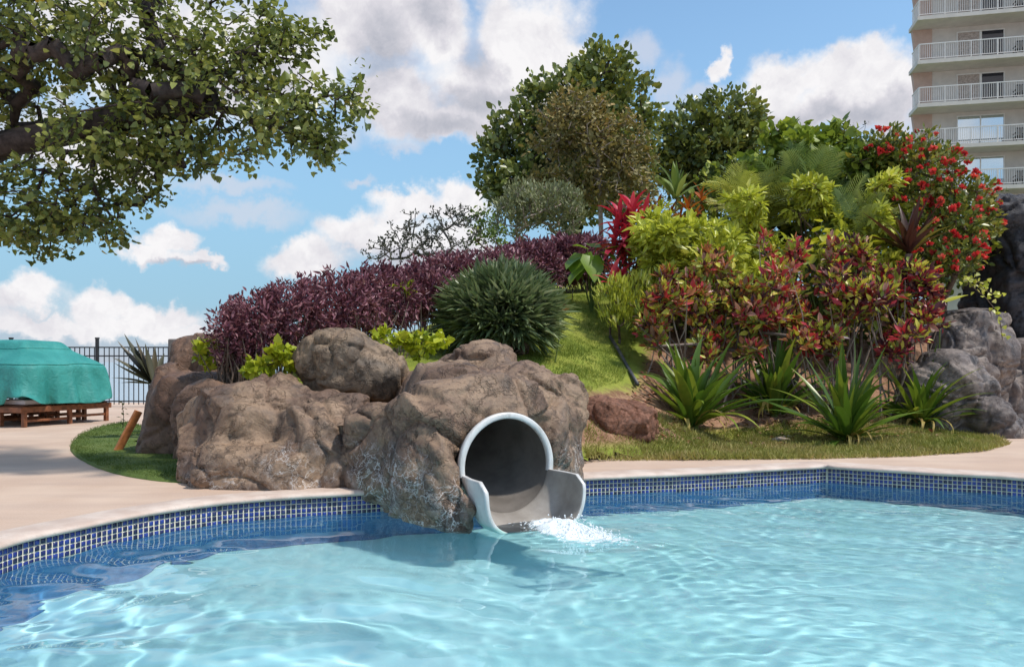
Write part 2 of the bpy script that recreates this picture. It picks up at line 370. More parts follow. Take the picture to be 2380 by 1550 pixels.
def build_pool():
    # deck with a hole
    hole = offset(POOL, .30)
    bm = bmesh.new()
    def loop(P, z):
        vs = [bm.verts.new((p[0], p[1], z)) for p in P]
        return [bm.edges.new((vs[i], vs[(i+1) % len(vs)])) for i in range(len(vs))]
    es = loop(hole, 0)+loop([(-40, -12), (45, -12), (45, 24.5), (-40, 24.5)], 0)
    bmesh.ops.triangle_fill(bm, edges=es, use_beauty=True, normal=(0, 0, 1))
    me = bpy.data.meshes.new('pool_deck'); bm.to_mesh(me); bm.free(); me.materials.append(M_deck)
    tag(link('pool_deck', me), 'pinkish beige brushed concrete deck around the pool', None, None, 'structure')
    # coping: rounded nose strip
    prof = [(.33, -.03), (.33, .004), (.30, .016), (.06, .016), (.0, .012), (-.022, .0), (-.026, -.018), (-.015, -.032), (.006, -.036), (.05, -.036)]
    n = len(POOL); V = []; Fc = []
    for k, (o, z) in enumerate(prof):
        P = offset(POOL, o); wob = np.array([mn.noise(Vector((p[0]*3, p[1]*3, k*.2)))*.006 for p in P])
        V += [(p[0], p[1], z+w*(1 if z > -.03 else 0)) for p, w in zip(P, wob)]
    for k in range(len(prof)-1):
        for i in range(n):
            Fc.append((k*n+i, k*n+(i+1) % n, (k+1)*n+(i+1) % n, (k+1)*n+i))
    tag(link('coping', mesh_np('coping', V, Fc, M_coping, smooth=True)), 'pale worn concrete coping along the pool edge', None, None, 'structure')
    # basin: grout wall above, blue painted wall below, pale floor
    tg = NT('tile_grout'); f = tg.noise(20, 5, .6)
    tg.bsdf(tg.mix(tg.rng(f, .3, .7), (.50, .47, .38), (.64, .60, .47)), .7, .3)
    tw = NT('blue_pool_wall'); p = tw.pos(); f = tw.noise(16, 5, .7); f2 = tw.noise(2.5, 4)
    c = tw.mix(tw.rng(f, .3, .72), (.03, .12, .27), (.08, .25, .45)); c = tw.mix(tw.rng(f2, .35, .7, 0, .5), c, (.05, .17, .38))
    tw.bsdf(c, .5, .4)
    tf = NT('aqua_pool_plaster'); p = tf.pos()
    wv = tf.n('ShaderNodeVectorMath'); wv.operation = 'ADD'; wc = tf.n('ShaderNodeVectorMath'); wc.operation = 'SCALE'
    tf.l(tf.noise(1.4, 4, .6, 0, None, True), wc.inputs[0]); wc.inputs[3].default_value = .9; tf.l(p, wv.inputs[0]); tf.l(wc.outputs[0], wv.inputs[1])
    f = tf.noise(.55, 4, .5); f2 = tf.noise(5, 4, .6)
    c = tf.mix(tf.rng(f, .3, .7), (.40, .70, .71), (.50, .80, .81)); c = tf.mix(tf.rng(f2, .4, .7, 0, .25), c, (.58, .80, .82))
    tf.bsdf(c, .6, .2)
    # seen depth of the floor: shallow by the far wall, deeper by the near left wall
    def depth(P): return np.interp(P[:, 1], [3.5, 9.6], [1.15, 1.0])
    zt = WZ-depth(POOL)
    rows = [(.06, np.full(n, -.0401), 0), (.012, np.full(n, -.03), 0), (.012, np.full(n, WZ-.02), 0), (.012, zt+.05, 1), (-.015, zt+.012, 1), (-.06, zt, 1)]
    V = []
    for o, z, _ in rows:
        P = offset(POOL, o); V += [(a[0], a[1], b) for a, b in zip(P, z)]
    Fc = []; mi = []
    for k in range(len(rows)-1):
        for i in range(n):
            Fc.append((k*n+i, k*n+(i+1) % n, (k+1)*n+(i+1) % n, (k+1)*n+i)); mi.append(0 if k < 2 else 1)
    me = mesh_np('pool_wall', V, Fc, tg.m, smooth=True); me.materials.append(tw.m); me.polygons.foreach_set('material_index', mi)
    wall = tag(link('pool_wall', me), 'blue pool wall with a band of small square tiles', None, None, 'structure'); wall.cycles.is_caustics_receiver = True
    # floor: grid
    xs = np.arange(-4.2, 8.2, .15); ys = np.arange(.4, 10.2, .15)
    X, Y = np.meshgrid(xs, ys); P = np.c_[X.ravel(), Y.ravel()]; ok = inside(P, offset(POOL, .1))
    Z = WZ-depth(P)-.012
    idx = np.arange(len(P)).reshape(X.shape); q = np.c_[idx[:-1, :-1].ravel(), idx[:-1, 1:].ravel(), idx[1:, 1:].ravel(), idx[1:, :-1].ravel()]
    q = q[ok[q].any(1)]
    tag(link('pool_floor', mesh_np('pool_floor', np.c_[P, Z], q, tf.m, smooth=True)), 'light aqua plaster pool floor under the water', None, None, 'structure').cycles.is_caustics_receiver = True
    # tiles, each its own shallow bevelled slab standing proud of the grout
    mats = []
    for i, c in enumerate([(.01, .02, .15), (.008, .013, .09), (.014, .034, .20), (.006, .008, .04), (.02, .024, .09)]):
        t = NT('cobalt_tile'); f = t.noise(30, 4); t.bsdf(t.mix(t.rng(f, .3, .7, 0, .6), c, tuple(q*1.7+.004 for q in c)), .12, .6); mats.append(t.m)
    def tile_mesh(w, h, mat):
        a, b, e = w/2, h/2, .003; V = [(-a, 0, -b), (a, 0, -b), (a, 0, b), (-a, 0, b), (-a+e, -.006, -b+e), (a-e, -.006, -b+e), (a-e, -.006, b-e), (-a+e, -.006, b-e)]
        return V, [(4, 5, 6, 7), (0, 1, 5, 4), (1, 2, 6, 5), (2, 3, 7, 6), (3, 0, 4, 7)]
    pitch = .0445; tw_, th = .037, .036
    datas = [mesh_np('tile', *tile_mesh(tw_, th, m), m) for m in mats]
    tl = []
    for P in (left, right):
        Q = resample(P, .0472); 
        for i in range(len(Q)-1):
            mid = (Q[i]+Q[i+1])/2; t = nrm(Q[i+1]-Q[i]); o = mid+np.array([-t[1], t[0]])*.012
            if mid[1] < 5.0 or abs(mid[0]) > .66*mid[1]+.3: continue
            if -.9 < mid[0] < .55: continue
            for r in range(5): tl.append((o[0], o[1], -.058-r*pitch, math.atan2(t[1], t[0])))
    tl = np.array(tl); vis = tl[tl[:, 2] > WZ-.03]; tl = vis
    dist = np.hypot(tl[:, 0], tl[:, 1]); order = np.argsort(dist)
    for k in order[:300]:
        x, y, z, a = tl[k]; o = link('tile', random.choice(datas), wall); o.location = (x, y, z); o.rotation_euler = (0, 0, a)
        o.location.x += random.gauss(0, .0006); o.rotation_euler.x = random.gauss(0, .015); o.rotation_euler.z += random.gauss(0, .015)
    V = []; Fc = []; mi = []
    tv, tfc = tile_mesh(tw_, th, None); tv = np.array(tv)
    for k in order[300:]:
        x, y, z, a = tl[k]; c, s = math.cos(a), math.sin(a); b = len(V)
        V += [(x+c*p[0]-s*p[1], y+s*p[0]+c*p[1], z+p[2]) for p in tv]; Fc += [tuple(i+b for i in f) for f in tfc]; mi += [random.randrange(5)]*5
    me = mesh_np('tile', V, Fc, mats[0])
    for m in mats[1:]: me.materials.append(m)
    me.polygons.foreach_set('material_index', mi)
    o = link('tile', me, wall); o['kind'] = 'stuff'
build_pool()

# ------------------------------------------------------------------ water
SPL = np.array([.62, 6.55])                          # where the slide pours in
def build_water():
    xs = np.arange(-4.0, 7.6, .026); ys = np.arange(.8, 9.8, .026)
    X, Y = np.meshgrid(xs, ys); P = np.c_[X.ravel(), Y.ravel()]
    ok = inside(P, offset(POOL, .02))
    x, y = P[:, 0], P[:, 1]
    Z = np.zeros(len(P))
    rg = np.random.default_rng(3)
    r = np.hypot(x-SPL[0], y-SPL[1])
    near = np.exp(-r/2.2)
    lft = np.clip((-x-.2)/2.2, 0, 1)*np.clip((6.9-y)/1.6, 0, 1)
    calm = 1-.85*np.exp(-(((x+1.35)/1.0)**2+((y-6.3)/.75)**2))
    wx = .35*np.sin(1.3*y+.7*x)+.22*np.sin(2.1*x-1.7*y+1); wy = .3*np.sin(1.7*x+.9*y+2)
    for k in range(34):
        lam = rg.uniform(.10, .75); th = rg.normal(1.25, .55); ph = rg.uniform(0, 6.28)
        kx, ky = math.cos(th)*6.283/lam, math.sin(th)*6.283/lam
        amp = .0018*(lam/.3)**1.25
        Z += amp*np.sin(kx*(x+.5*wx)+ky*(y+.5*wy)+ph)*(.22+1.35*lft+.25*near)
    for k in range(10):                                # rings from the pour
        lam = rg.uniform(.12, .34); Z += .0003*np.sin(6.283*r/lam+rg.uniform(0, 6)+1.5*wx)*near*1.4
    big = np.zeros(len(P))
    for k in range(9):
        lam = rg.uniform(.5, 1.3); th = rg.normal(1.0, .5); kx, ky = math.cos(th)*6.283/lam, math.sin(th)*6.283/lam
        big += .006*np.sin(kx*(x+.8*wx)+ky*(y+.8*wy)+rg.uniform(0, 6.28))
    Z += big*(.25+1.1*lft)
    fine = np.zeros(len(P)); rgt = np.clip((x+.6)/1.2, 0, 1)
    for k in range(22):
        lam = rg.uniform(.085, .19); th = rg.normal(1.35, .6); kx, ky = math.cos(th)*6.283/lam, math.sin(th)*6.283/lam
        fine += .00062*(lam/.13)*np.sin(kx*(x+.4*wx)+ky*(y+.4*wy)+rg.uniform(0, 6.28))
    pat = np.array([.5+.9*mn.noise(Vector((a*.7, b*.9, 1))) for a, b in P]).clip(.1, 1.3)
    Z += fine*rgt*pat
    Z *= calm*.42
    idx = np.arange(len(P)).reshape(X.shape); q = np.c_[idx[:-1, :-1].ravel(), idx[:-1, 1:].ravel(), idx[1:, 1:].ravel(), idx[1:, :-1].ravel()]
    q = q[ok[q].all(1)]
    t = NT('pool_water')
    p = t.pos(); h = t.op('ADD', t.op('MULTIPLY', t.noise(9, 4, .6, .6, t.map(p, (.8, 1.5, 1))), .7), t.op('MULTIPLY', t.noise(26, 3, .55, .3, t.map(p, (.8, 1.4, 1))), .3))
    nb = t.bump(h, .42, .05)
    gl = t.n('ShaderNodeBsdfGlass'); gl.inputs['IOR'].default_value = 1.33; gl.inputs['Roughness'].default_value = 0; gl.inputs[0].default_value = (.93, .985, 1, 1)
    t.l(gl.outputs[0], t.out.inputs[0])
    me = mesh_np('pool_water', np.c_[P, WZ+Z], q, t.m, smooth=True)
    wo = tag(link('pool_water', me), 'clear rippled turquoise pool water', None, None, 'structure'); wo.cycles.is_caustics_caster = True
build_water()

# ------------------------------------------------------------------ sea, ground, terrain
def build_ground():
    t = NT('sea_water'); t.bsdf((.30, .36, .40), .25, .5, t.bump(t.noise(.5, 4, .6, 0, t.map(t.pos(), (.3, 1, 1))), .4, .3))
    me = mesh_np('sea', [(-30000, 24, -2.5), (30000, 24, -2.5), (30000, 50000, -2.5), (-30000, 50000, -2.5)], [(0, 1, 2, 3)], t.m)
    tag(link('sea', me), 'pale hazy sea beyond the fence', None, None, 'structure')
    m = MB(); m.box((45, 62, -1.55), (90, 75, 3.0)); me = m.mesh('ground', M_lawn2)
    tag(link('ground', me), 'flat ground of the resort behind the mound', None, None, 'structure')
    m = MB(); m.box((-20, 24.75, -1.4), (40, .5, 2.78)); me = m.mesh('sea_wall', M_deck)
    tag(link('sea_wall', me), 'low concrete sea wall under the fence', None, None, 'structure')
build_ground()

TP = np.array([(-4.0, 10.6, .85), (-3.0, 10.6, 1.0), (-2.2, 10.4, 1.0), (-1.2, 11.2, 1.15), (-1.3, 12.3, 1.35), (0, 12.5, 1.38), (0, 11.0, 1.05), (1.0, 13.4, 1.38), (1, 16, 2.25), (2, 20, 3.1), (.5, 18, 2.75),
               (1.25, 11.9, .95), (1.55, 11.2, .55), (2.2, 11.5, .3), (2.3, 13.2, .95), (2, 10.8, .12), (1.2, 10.2, .04), (3, 10.3, .02), (5, 10.8, .02), (7, 11.5, .02), (3, 12.6, .12), (5, 12.6, .12), (7.3, 13.5, .08),
               (3.0, 14, .75), (5, 14.5, .7), (7, 15, .6), (3, 16.5, 2.0), (5, 17, 2.0), (7, 17, 1.7), (4, 20, 3.1), (7, 20, 2.9), (10, 20, 2.2), (0, 25, 3.3), (5, 26, 3.4), (10, 28, 3),
               (-5.3, 13.5, .1), (-6.5, 15, -.1), (-6, 18, -.1), (-3.4, 16, 1.3), (-3, 20, 1.5), (-8, 22, -.2), (-4, 26, .8), (-5.2, 9.6, -.1), (-3, 8.6, .0), (-1, 8.6, .1), (0, 9.2, .3), (.9, 9.6, 0), (12, 16, .4), (13, 24, 1.5)], float)
def tps(r2): return np.where(r2 > 1e-9, .5*r2*np.log(np.maximum(r2, 1e-9)), 0)
_A = tps(((TP[:, None, :2]-TP[None, :, :2])**2).sum(-1))+np.eye(len(TP))*.15
_P = np.c_[np.ones(len(TP)), TP[:, :2]]
_sol = np.linalg.solve(np.block([[_A, _P], [_P.T, np.zeros((3, 3))]]), np.r_[TP[:, 2], 0, 0, 0])
def hgt(x, y):
    x = np.atleast_1d(np.asarray(x, float)); y = np.atleast_1d(np.asarray(y, float))
    K = tps((x[:, None]-TP[None, :, 0])**2+(y[:, None]-TP[None, :, 1])**2)
    z = K @ _sol[:-3]+_sol[-3]+_sol[-2]*x+_sol[-1]*y
    return np.clip(z, -.3, 4.2)
def build_terrain():
    xs = np.arange(-6.5, 14, .12); ys = np.arange(8.4, 31, .12); X, Y = np.meshgrid(xs, ys)
    Z = hgt(X.ravel(), Y.ravel())
    Z = Z+np.array([mn.fractal(Vector((a*1.3, b*1.3, 0)), 1, 2, 4)*.035 for a, b in zip(X.ravel(), Y.ravel())])
    P = np.c_[X.ravel(), Y.ravel(), Z]
    bed = catmull([(.6, 9.3), (1.2, 10.15), (2.4, 10.25), (4.0, 10.35), (5.3, 10.62), (6.6, 11.2), (7.5, 12.2), (8.0, 13.6), (8.3, 15.3), (9.6, 17.6), (14, 19.5), (14, 31), (-6.5, 31), (-6.4, 14), (-5.0, 11.9), (-3.9, 10.7), (-3.2, 9.6), (-2.3, 9.1), (-1, 9.1)], 8, True)
    ok = inside(P[:, :2], bed) & (Z > -.05)
    edge = np.clip(Z, -.02, 5)
    idx = np.arange(len(P)).reshape(X.shape); q = np.c_[idx[:-1, :-1].ravel(), idx[:-1, 1:].ravel(), idx[1:, 1:].ravel(), idx[1:, :-1].ravel()]
    q = q[ok[q].all(1)]
    P[:, 2] = np.maximum(P[:, 2], .012)
    t = NT('slope_turf'); p = t.pos(); sx = t.n('ShaderNodeSeparateXYZ'); t.l(p, sx.inputs[0])
    a = t.noise(1.0, 5, .6, .3); b = t.noise(7, 5, .7); c3 = t.noise(60, 4)
    g = t.ramp(t.op('ADD', t.op('MULTIPLY', a, .6), t.op('MULTIPLY', b, .4)), [(.34, (.14, .19, .025)), (.5, (.25, .29, .045)), (.64, (.35, .34, .07)), (.78, (.40, .34, .14))])
    g = t.mix(t.rng(c3, .45, .8, 0, .5), g, (.06, .08, .02))
    s = t.mix(t.rng(b, .35, .65), (.20, .105, .06), (.40, .235, .15)); s = t.mix(t.rng(c3, .5, .8, 0, .5), s, (.09, .05, .035))
    # bare soil right of the lawn and below it
    k1 = t.rng(t.op('ADD', t.op('SUBTRACT', sx.outputs[0], t.op('MULTIPLY', t.op('SUBTRACT', sx.outputs[1], 10.0), .23)), t.op('MULTIPLY', t.op('SUBTRACT', b, .5), .5)), 1.28, 1.5)
    k1 = t.op('MULTIPLY', k1, t.rng(sx.outputs[2], .10, .22))
    k2 = t.op('MULTIPLY', t.rng(t.op('ADD', sx.outputs[2], t.op('MULTIPLY', t.op('SUBTRACT', b, .5), .5)), .92, .72), t.rng(sx.outputs[2], .10, .25))
    c = t.mix(t.op('MAXIMUM', k1, k2), g, s)
    t.bsdf(c, .85, .15, t.bump(c3, .7, .03))
    tag(link('mound_terrain', mesh_np('mound_terrain', P, q, t.m, smooth=True)), 'grassy mound with a planted bed rising behind the rocks', None, None, 'structure')
    # the small lawn by the rocks on the left
    L = catmull([G(163, 1040)[:2], G(205, 1078)[:2], G(300, 1108)[:2], G(440, 1122)[:2], (-3.2, 8.9), (-3.6, 10.4), (-5.0, 12.0), G(300, 985)[:2], G(205, 1003)[:2]], 10, True)
    c = L.mean(0); V = []; n = len(L)
    for k, (s_, z) in enumerate([(1.0, .002), (.985, .028), (.9, .04), (.6, .05), (.3, .055), (.02, .055)]):
        V += [(c[0]+(a[0]-c[0])*s_+mn.noise(Vector((a[0]*9, a[1]*9, k)))*.012, c[1]+(a[1]-c[1])*s_, z) for a in L]
    Fc = [(k*n+i, k*n+(i+1) % n, (k+1)*n+(i+1) % n, (k+1)*n+i) for k in range(5) for i in range(n)]
    tag(link('lawn', mesh_np('lawn', V, Fc, M_lawn2, smooth=True)), 'small rounded lawn left of the brown rocks', None, None, 'structure')
    return bed, L
BED, LAWN = build_terrain()

# ------------------------------------------------------------------ rocks
def icos(bm, c, r, rot=(0, 0, 0)):
    """one faceted lump: the hull of points scattered over a boxy ellipsoid"""
    from mathutils import Euler
    M = Matrix.Translation(Vector(c)) @ Euler(rot).to_matrix().to_4x4(); vs = []
    n = 30; ph = random.uniform(0, 6)
    for k in range(n):
        z = 1-2*(k+.5)/n; a = 2.39996*k+ph+random.gauss(0, .25); q = math.sqrt(max(0, 1-z*z)); p = Vector((q*math.cos(a), q*math.sin(a), z))
        p = p/(sum(abs(u)**2.9 for u in p)**(1/2.9))*random.uniform(.93, 1.07)
        vs.append(bm.verts.new(M @ Vector((p.x*r[0], p.y*r[1], p.z*r[2]))))
    g = bmesh.ops.convex_hull(bm, input=vs); 
    bmesh.ops.delete(bm, geom=[v for v in g['geom_interior'] if isinstance(v, bmesh.types.BMVert)], context='VERTS')
def rock(name, label, lumps, mat, vox=.03, a1=.10, a2=.05, crack=.06, cs=1.1, seed=0, cat='rock', cut=None, group=None, parent=None, stri=.004, blk=.15, flat=None):
    random.seed(seed*7+5); bm = bmesh.new()
    for l in lumps: icos(bm, *l)
    me = bpy.data.meshes.new('tmp'); bm.to_mesh(me); bm.free()
    o = bpy.data.objects.new('tmp', me); COL.objects.link(o)
    md = o.modifiers.new('r', 'REMESH'); md.mode = 'VOXEL'; md.voxel_size = vox
    md = o.modifiers.new('s', 'SMOOTH'); md.iterations = 4; md.factor = .5
    dg = bpy.context.evaluated_depsgraph_get(); ev = bpy.data.meshes.new_from_object(o.evaluated_get(dg))
    bpy.data.objects.remove(o); bpy.data.meshes.remove(me)
    n = len(ev.vertices); co = np.empty(n*3, np.float32); ev.vertices.foreach_get('co', co); co = co.reshape(-1, 3)
    no = np.empty(n*3, np.float32); ev.vertex_normals.foreach_get('vector', no); no = no.reshape(-1, 3)
    dsp = np.empty(n, np.float32); so = Vector((seed*13.7, seed*5.1, seed*3.3))
    for i in range(n):
        p = Vector(co[i].tolist())+so
        w = mn.noise_vector(p*1.1)*.55
        q = (p+w)
        d, pt = mn.voronoi(q*cs); e = d[1]-d[0]
        d2, pt2 = mn.voronoi((q+w*.4)*cs*2.3); e2 = d2[1]-d2[0]
        v = a1*mn.fractal(p*1.15, 1, 2, 4)+a2*(mn.ridged_multi_fractal(q*1.3, 1., 2., 4, 1., 2.)-1.1)*.6
        cr_ = mn.noise(pt[0]*3.1)*.5*min(1., e/.25)+mn.noise(pt2[0]*4.3)*.22*min(1., e2/.2)
        v += blk*cr_; v -= crack*1.5*math.exp(-e/.05)+crack*.6*math.exp(-e2/.06)
        v += stri*mn.noise(Vector((q.x*2, q.y*2, q.z*17+q.x*4)))+.022*mn.turbulence(q*4.2, 4, True)-.012*abs(mn.noise(q*9))
        dsp[i] = v
    co = co+no*dsp[:, None]
    if flat is not None:
        ov = np.maximum(co[:, 2]-flat, 0); co[:, 2] -= ov*.72
    if cut is not None:
        C, ax, rad, lo, hi = cut
        rel = co-C; al = rel @ ax; rr = np.linalg.norm(rel-al[:, None]*ax, axis=1)
        kill = (rr < rad) & (al > lo) & (al < hi)
    ev.vertices.foreach_set('co', co.ravel().astype(np.float32))
    if cut is not None:
        bm = bmesh.new(); bm.from_mesh(ev); bm.verts.ensure_lookup_table()
        bmesh.ops.delete(bm, geom=[bm.verts[i] for i in np.nonzero(kill)[0]], context='VERTS'); bm.to_mesh(ev); bm.free()
    base = Vector((float(co[:, 0].mean()), float(co[:, 1].mean()), float(co[:, 2].min())))
    ev.transform(Matrix.Translation(-base))
    ev.polygons.foreach_set('use_smooth', [True]*len(ev.polygons)); ev.materials.clear(); ev.materials.append(mat); ev.update()
    ev.name = name; o = link(name, ev, parent, base)
    if not parent: tag(o, label, cat, group)
    return o

AX = np.array([.48, -.877, 0.]); SD = np.array([.877, .48, 0.]); RC = np.array([-.05, 7.42, .29])
def build_rocks():
    g = 'brown rocks around the slide'
    rock('boulder', 'broad cracked brown boulder with white mineral veins left of the slide', [
        ((-2.85, 8.95, .30), (.90, .85, .78)), ((-2.15, 8.72, .35), (.85, .78, .62)), ((-3.22, 8.95, .12), (.50, .75, .68)),
        ((-1.65, 8.35, .05), (.62, .52, .62)), ((-2.5, 8.15, .05), (.75, .42, .42)), ((-2.98, 8.35, .05), (.46, .42, .46))], M_rock, .024, .07, .07, .05, 1.0, 1, group=g)
    rock('boulder', 'rounded tan boulder perched on top of the brown rocks', [
        ((-2.02, 9.75, 1.20), (.66, .6, .42), (0, .12, 0)), ((-2.05, 9.6, 1.36), (.42, .45, .30)), ((-1.62, 9.65, 1.08), (.40, .45, .32))], M_rockt, .024, .05, .05, .045, 1.1, 2, group=g)
    def loc(a, b, z): return tuple(RC+SD*a+AX*b+np.array([0, 0, z]))
    rz = (0, 0, .5)
    rock('boulder', 'big brown rock housing the slide tube', [
        ((-.30, 9.25, .45), (1.05, 1.0, .80)), ((-.88, 9.35, .62), (.58, .5, .56)), ((-.42, 9.55, 1.10), (.46, .5, .40)), ((.38, 9.15, .66), (.50, .55, .50)), ((.50, 8.9, .10), (.34, .7, .85)),
        (loc(-.70, -.60, -.05), (.27, .62, .72), (0, 0, .62)), (loc(-.85, -1.15, .0), (.34, .5, .58), rz), (loc(-.05, -.62, .47), (.74, .60, .36), rz), (loc(.72, -.74, .0), (.30, .62, .70), rz),
        (loc(-.52, -.53, .32), (.34, .52, .36), rz), ((-.62, 8.55, .78), (.56, .55, .52)), (loc(-.60, -.02, -.38), (.10, .42, .30), (0, 0, .62)), (loc(-.66, -.28, -.15), (.18, .42, .52), (0, 0, .62)), (loc(.42, -.75, .42), (.40, .5, .40), rz), ((.10, 8.95, .98), (.5, .5, .26)), ((-1.0, 8.7, .42), (.42, .5, .42))],
        M_rock, .024, .05, .055, .045, 1.15, 3, cut=(RC, AX, .458, -2.3, 2.0), group=g, blk=.12)
    rock('boulder', 'smooth upright brown rock beside the small lawn', [
        ((-4.72, 11.0, .30), (.34, .45, 1.0), (0, .10, 0)), ((-4.2, 10.75, .60), (.62, .5, .55)), ((-4.55, 10.9, .0), (.52, .5, .62)), ((-3.8, 10.2, .45), (.5, .5, .6))], M_rockl, .03, .05, .02, .02, .8, 4, group=g, blk=.08)
    rock('boulder', 'dark brown rock at the back left under the purple hedge', [
        ((-5.12, 13.1, .6), (.52, .6, 1.08)), ((-4.7, 12.9, .8), (.5, .6, .95))], M_rockl, .04, .06, .03, .03, .9, 5, group=g)
    rock('boulder', 'rough red lava boulder right of the slide rock', [
        (D(1445, 992, 11.1), (.50, .45, .40), (0, .25, 0)), (D(1405, 985, 11.0), (.38, .4, .42))], M_lava, .022, .03, .03, .03, 4.0, 6, blk=.1)
    g = 'grey rocks by the right edge of the bed'
    rock('boulder', 'tall grey brown boulder right behind the last strappy plant', [
        ((7.55, 14.0, .45), (.55, .6, 1.25), (0, .10, 0)), ((7.95, 13.8, .35), (.5, .55, 1.1), (0, -.28, 0)), ((8.25, 13.55, -.1), (.42, .5, .75), (0, -.25, 0)), ((7.3, 14.1, .2), (.5, .6, 1.1))], M_grey, .03, .05, .04, .06, .75, 7, group=g, flat=1.40, blk=.12)
    rock('boulder', 'wide grey boulder on the deck at the right edge', [
        ((9.5, 16.2, .6), (.9, .8, 1.5)), ((10.5, 16.4, .6), (1.1, .8, 1.45)), ((9.0, 16.0, .1), (.6, .6, 1.2)), ((11.4, 16.5, .4), (.8, .8, 1.3))], M_grey, .04, .06, .05, .08, .65, 8, group=g, flat=1.62, blk=.12)
    rock('boulder', 'pale square topped grey rock under the trailing vine', [
        ((8.75, 15.4, 1.5), (.55, .6, 1.05)), ((9.15, 15.5, 1.45), (.5, .6, .95)), ((8.5, 15.2, 1.2), (.5, .55, .9))], M_grey, .03, .04, .04, .05, .9, 9, group=g, flat=2.18, blk=.1)
    rock('boulder', 'towering charcoal rock face beside the red flowering shrub', [
        ((12.0, 18.3, 2.4), (1.5, 1.2, 2.35)), ((11.4, 17.9, 1.1), (1.0, .8, .9)), ((11.7, 17.8, 3.6), (.9, .9, 1.1)), ((11.2, 18.2, 4.3), (.8, .9, .7))], M_dark, .05, .16, .12, .10, .7, 10, group=g)
build_rocks()

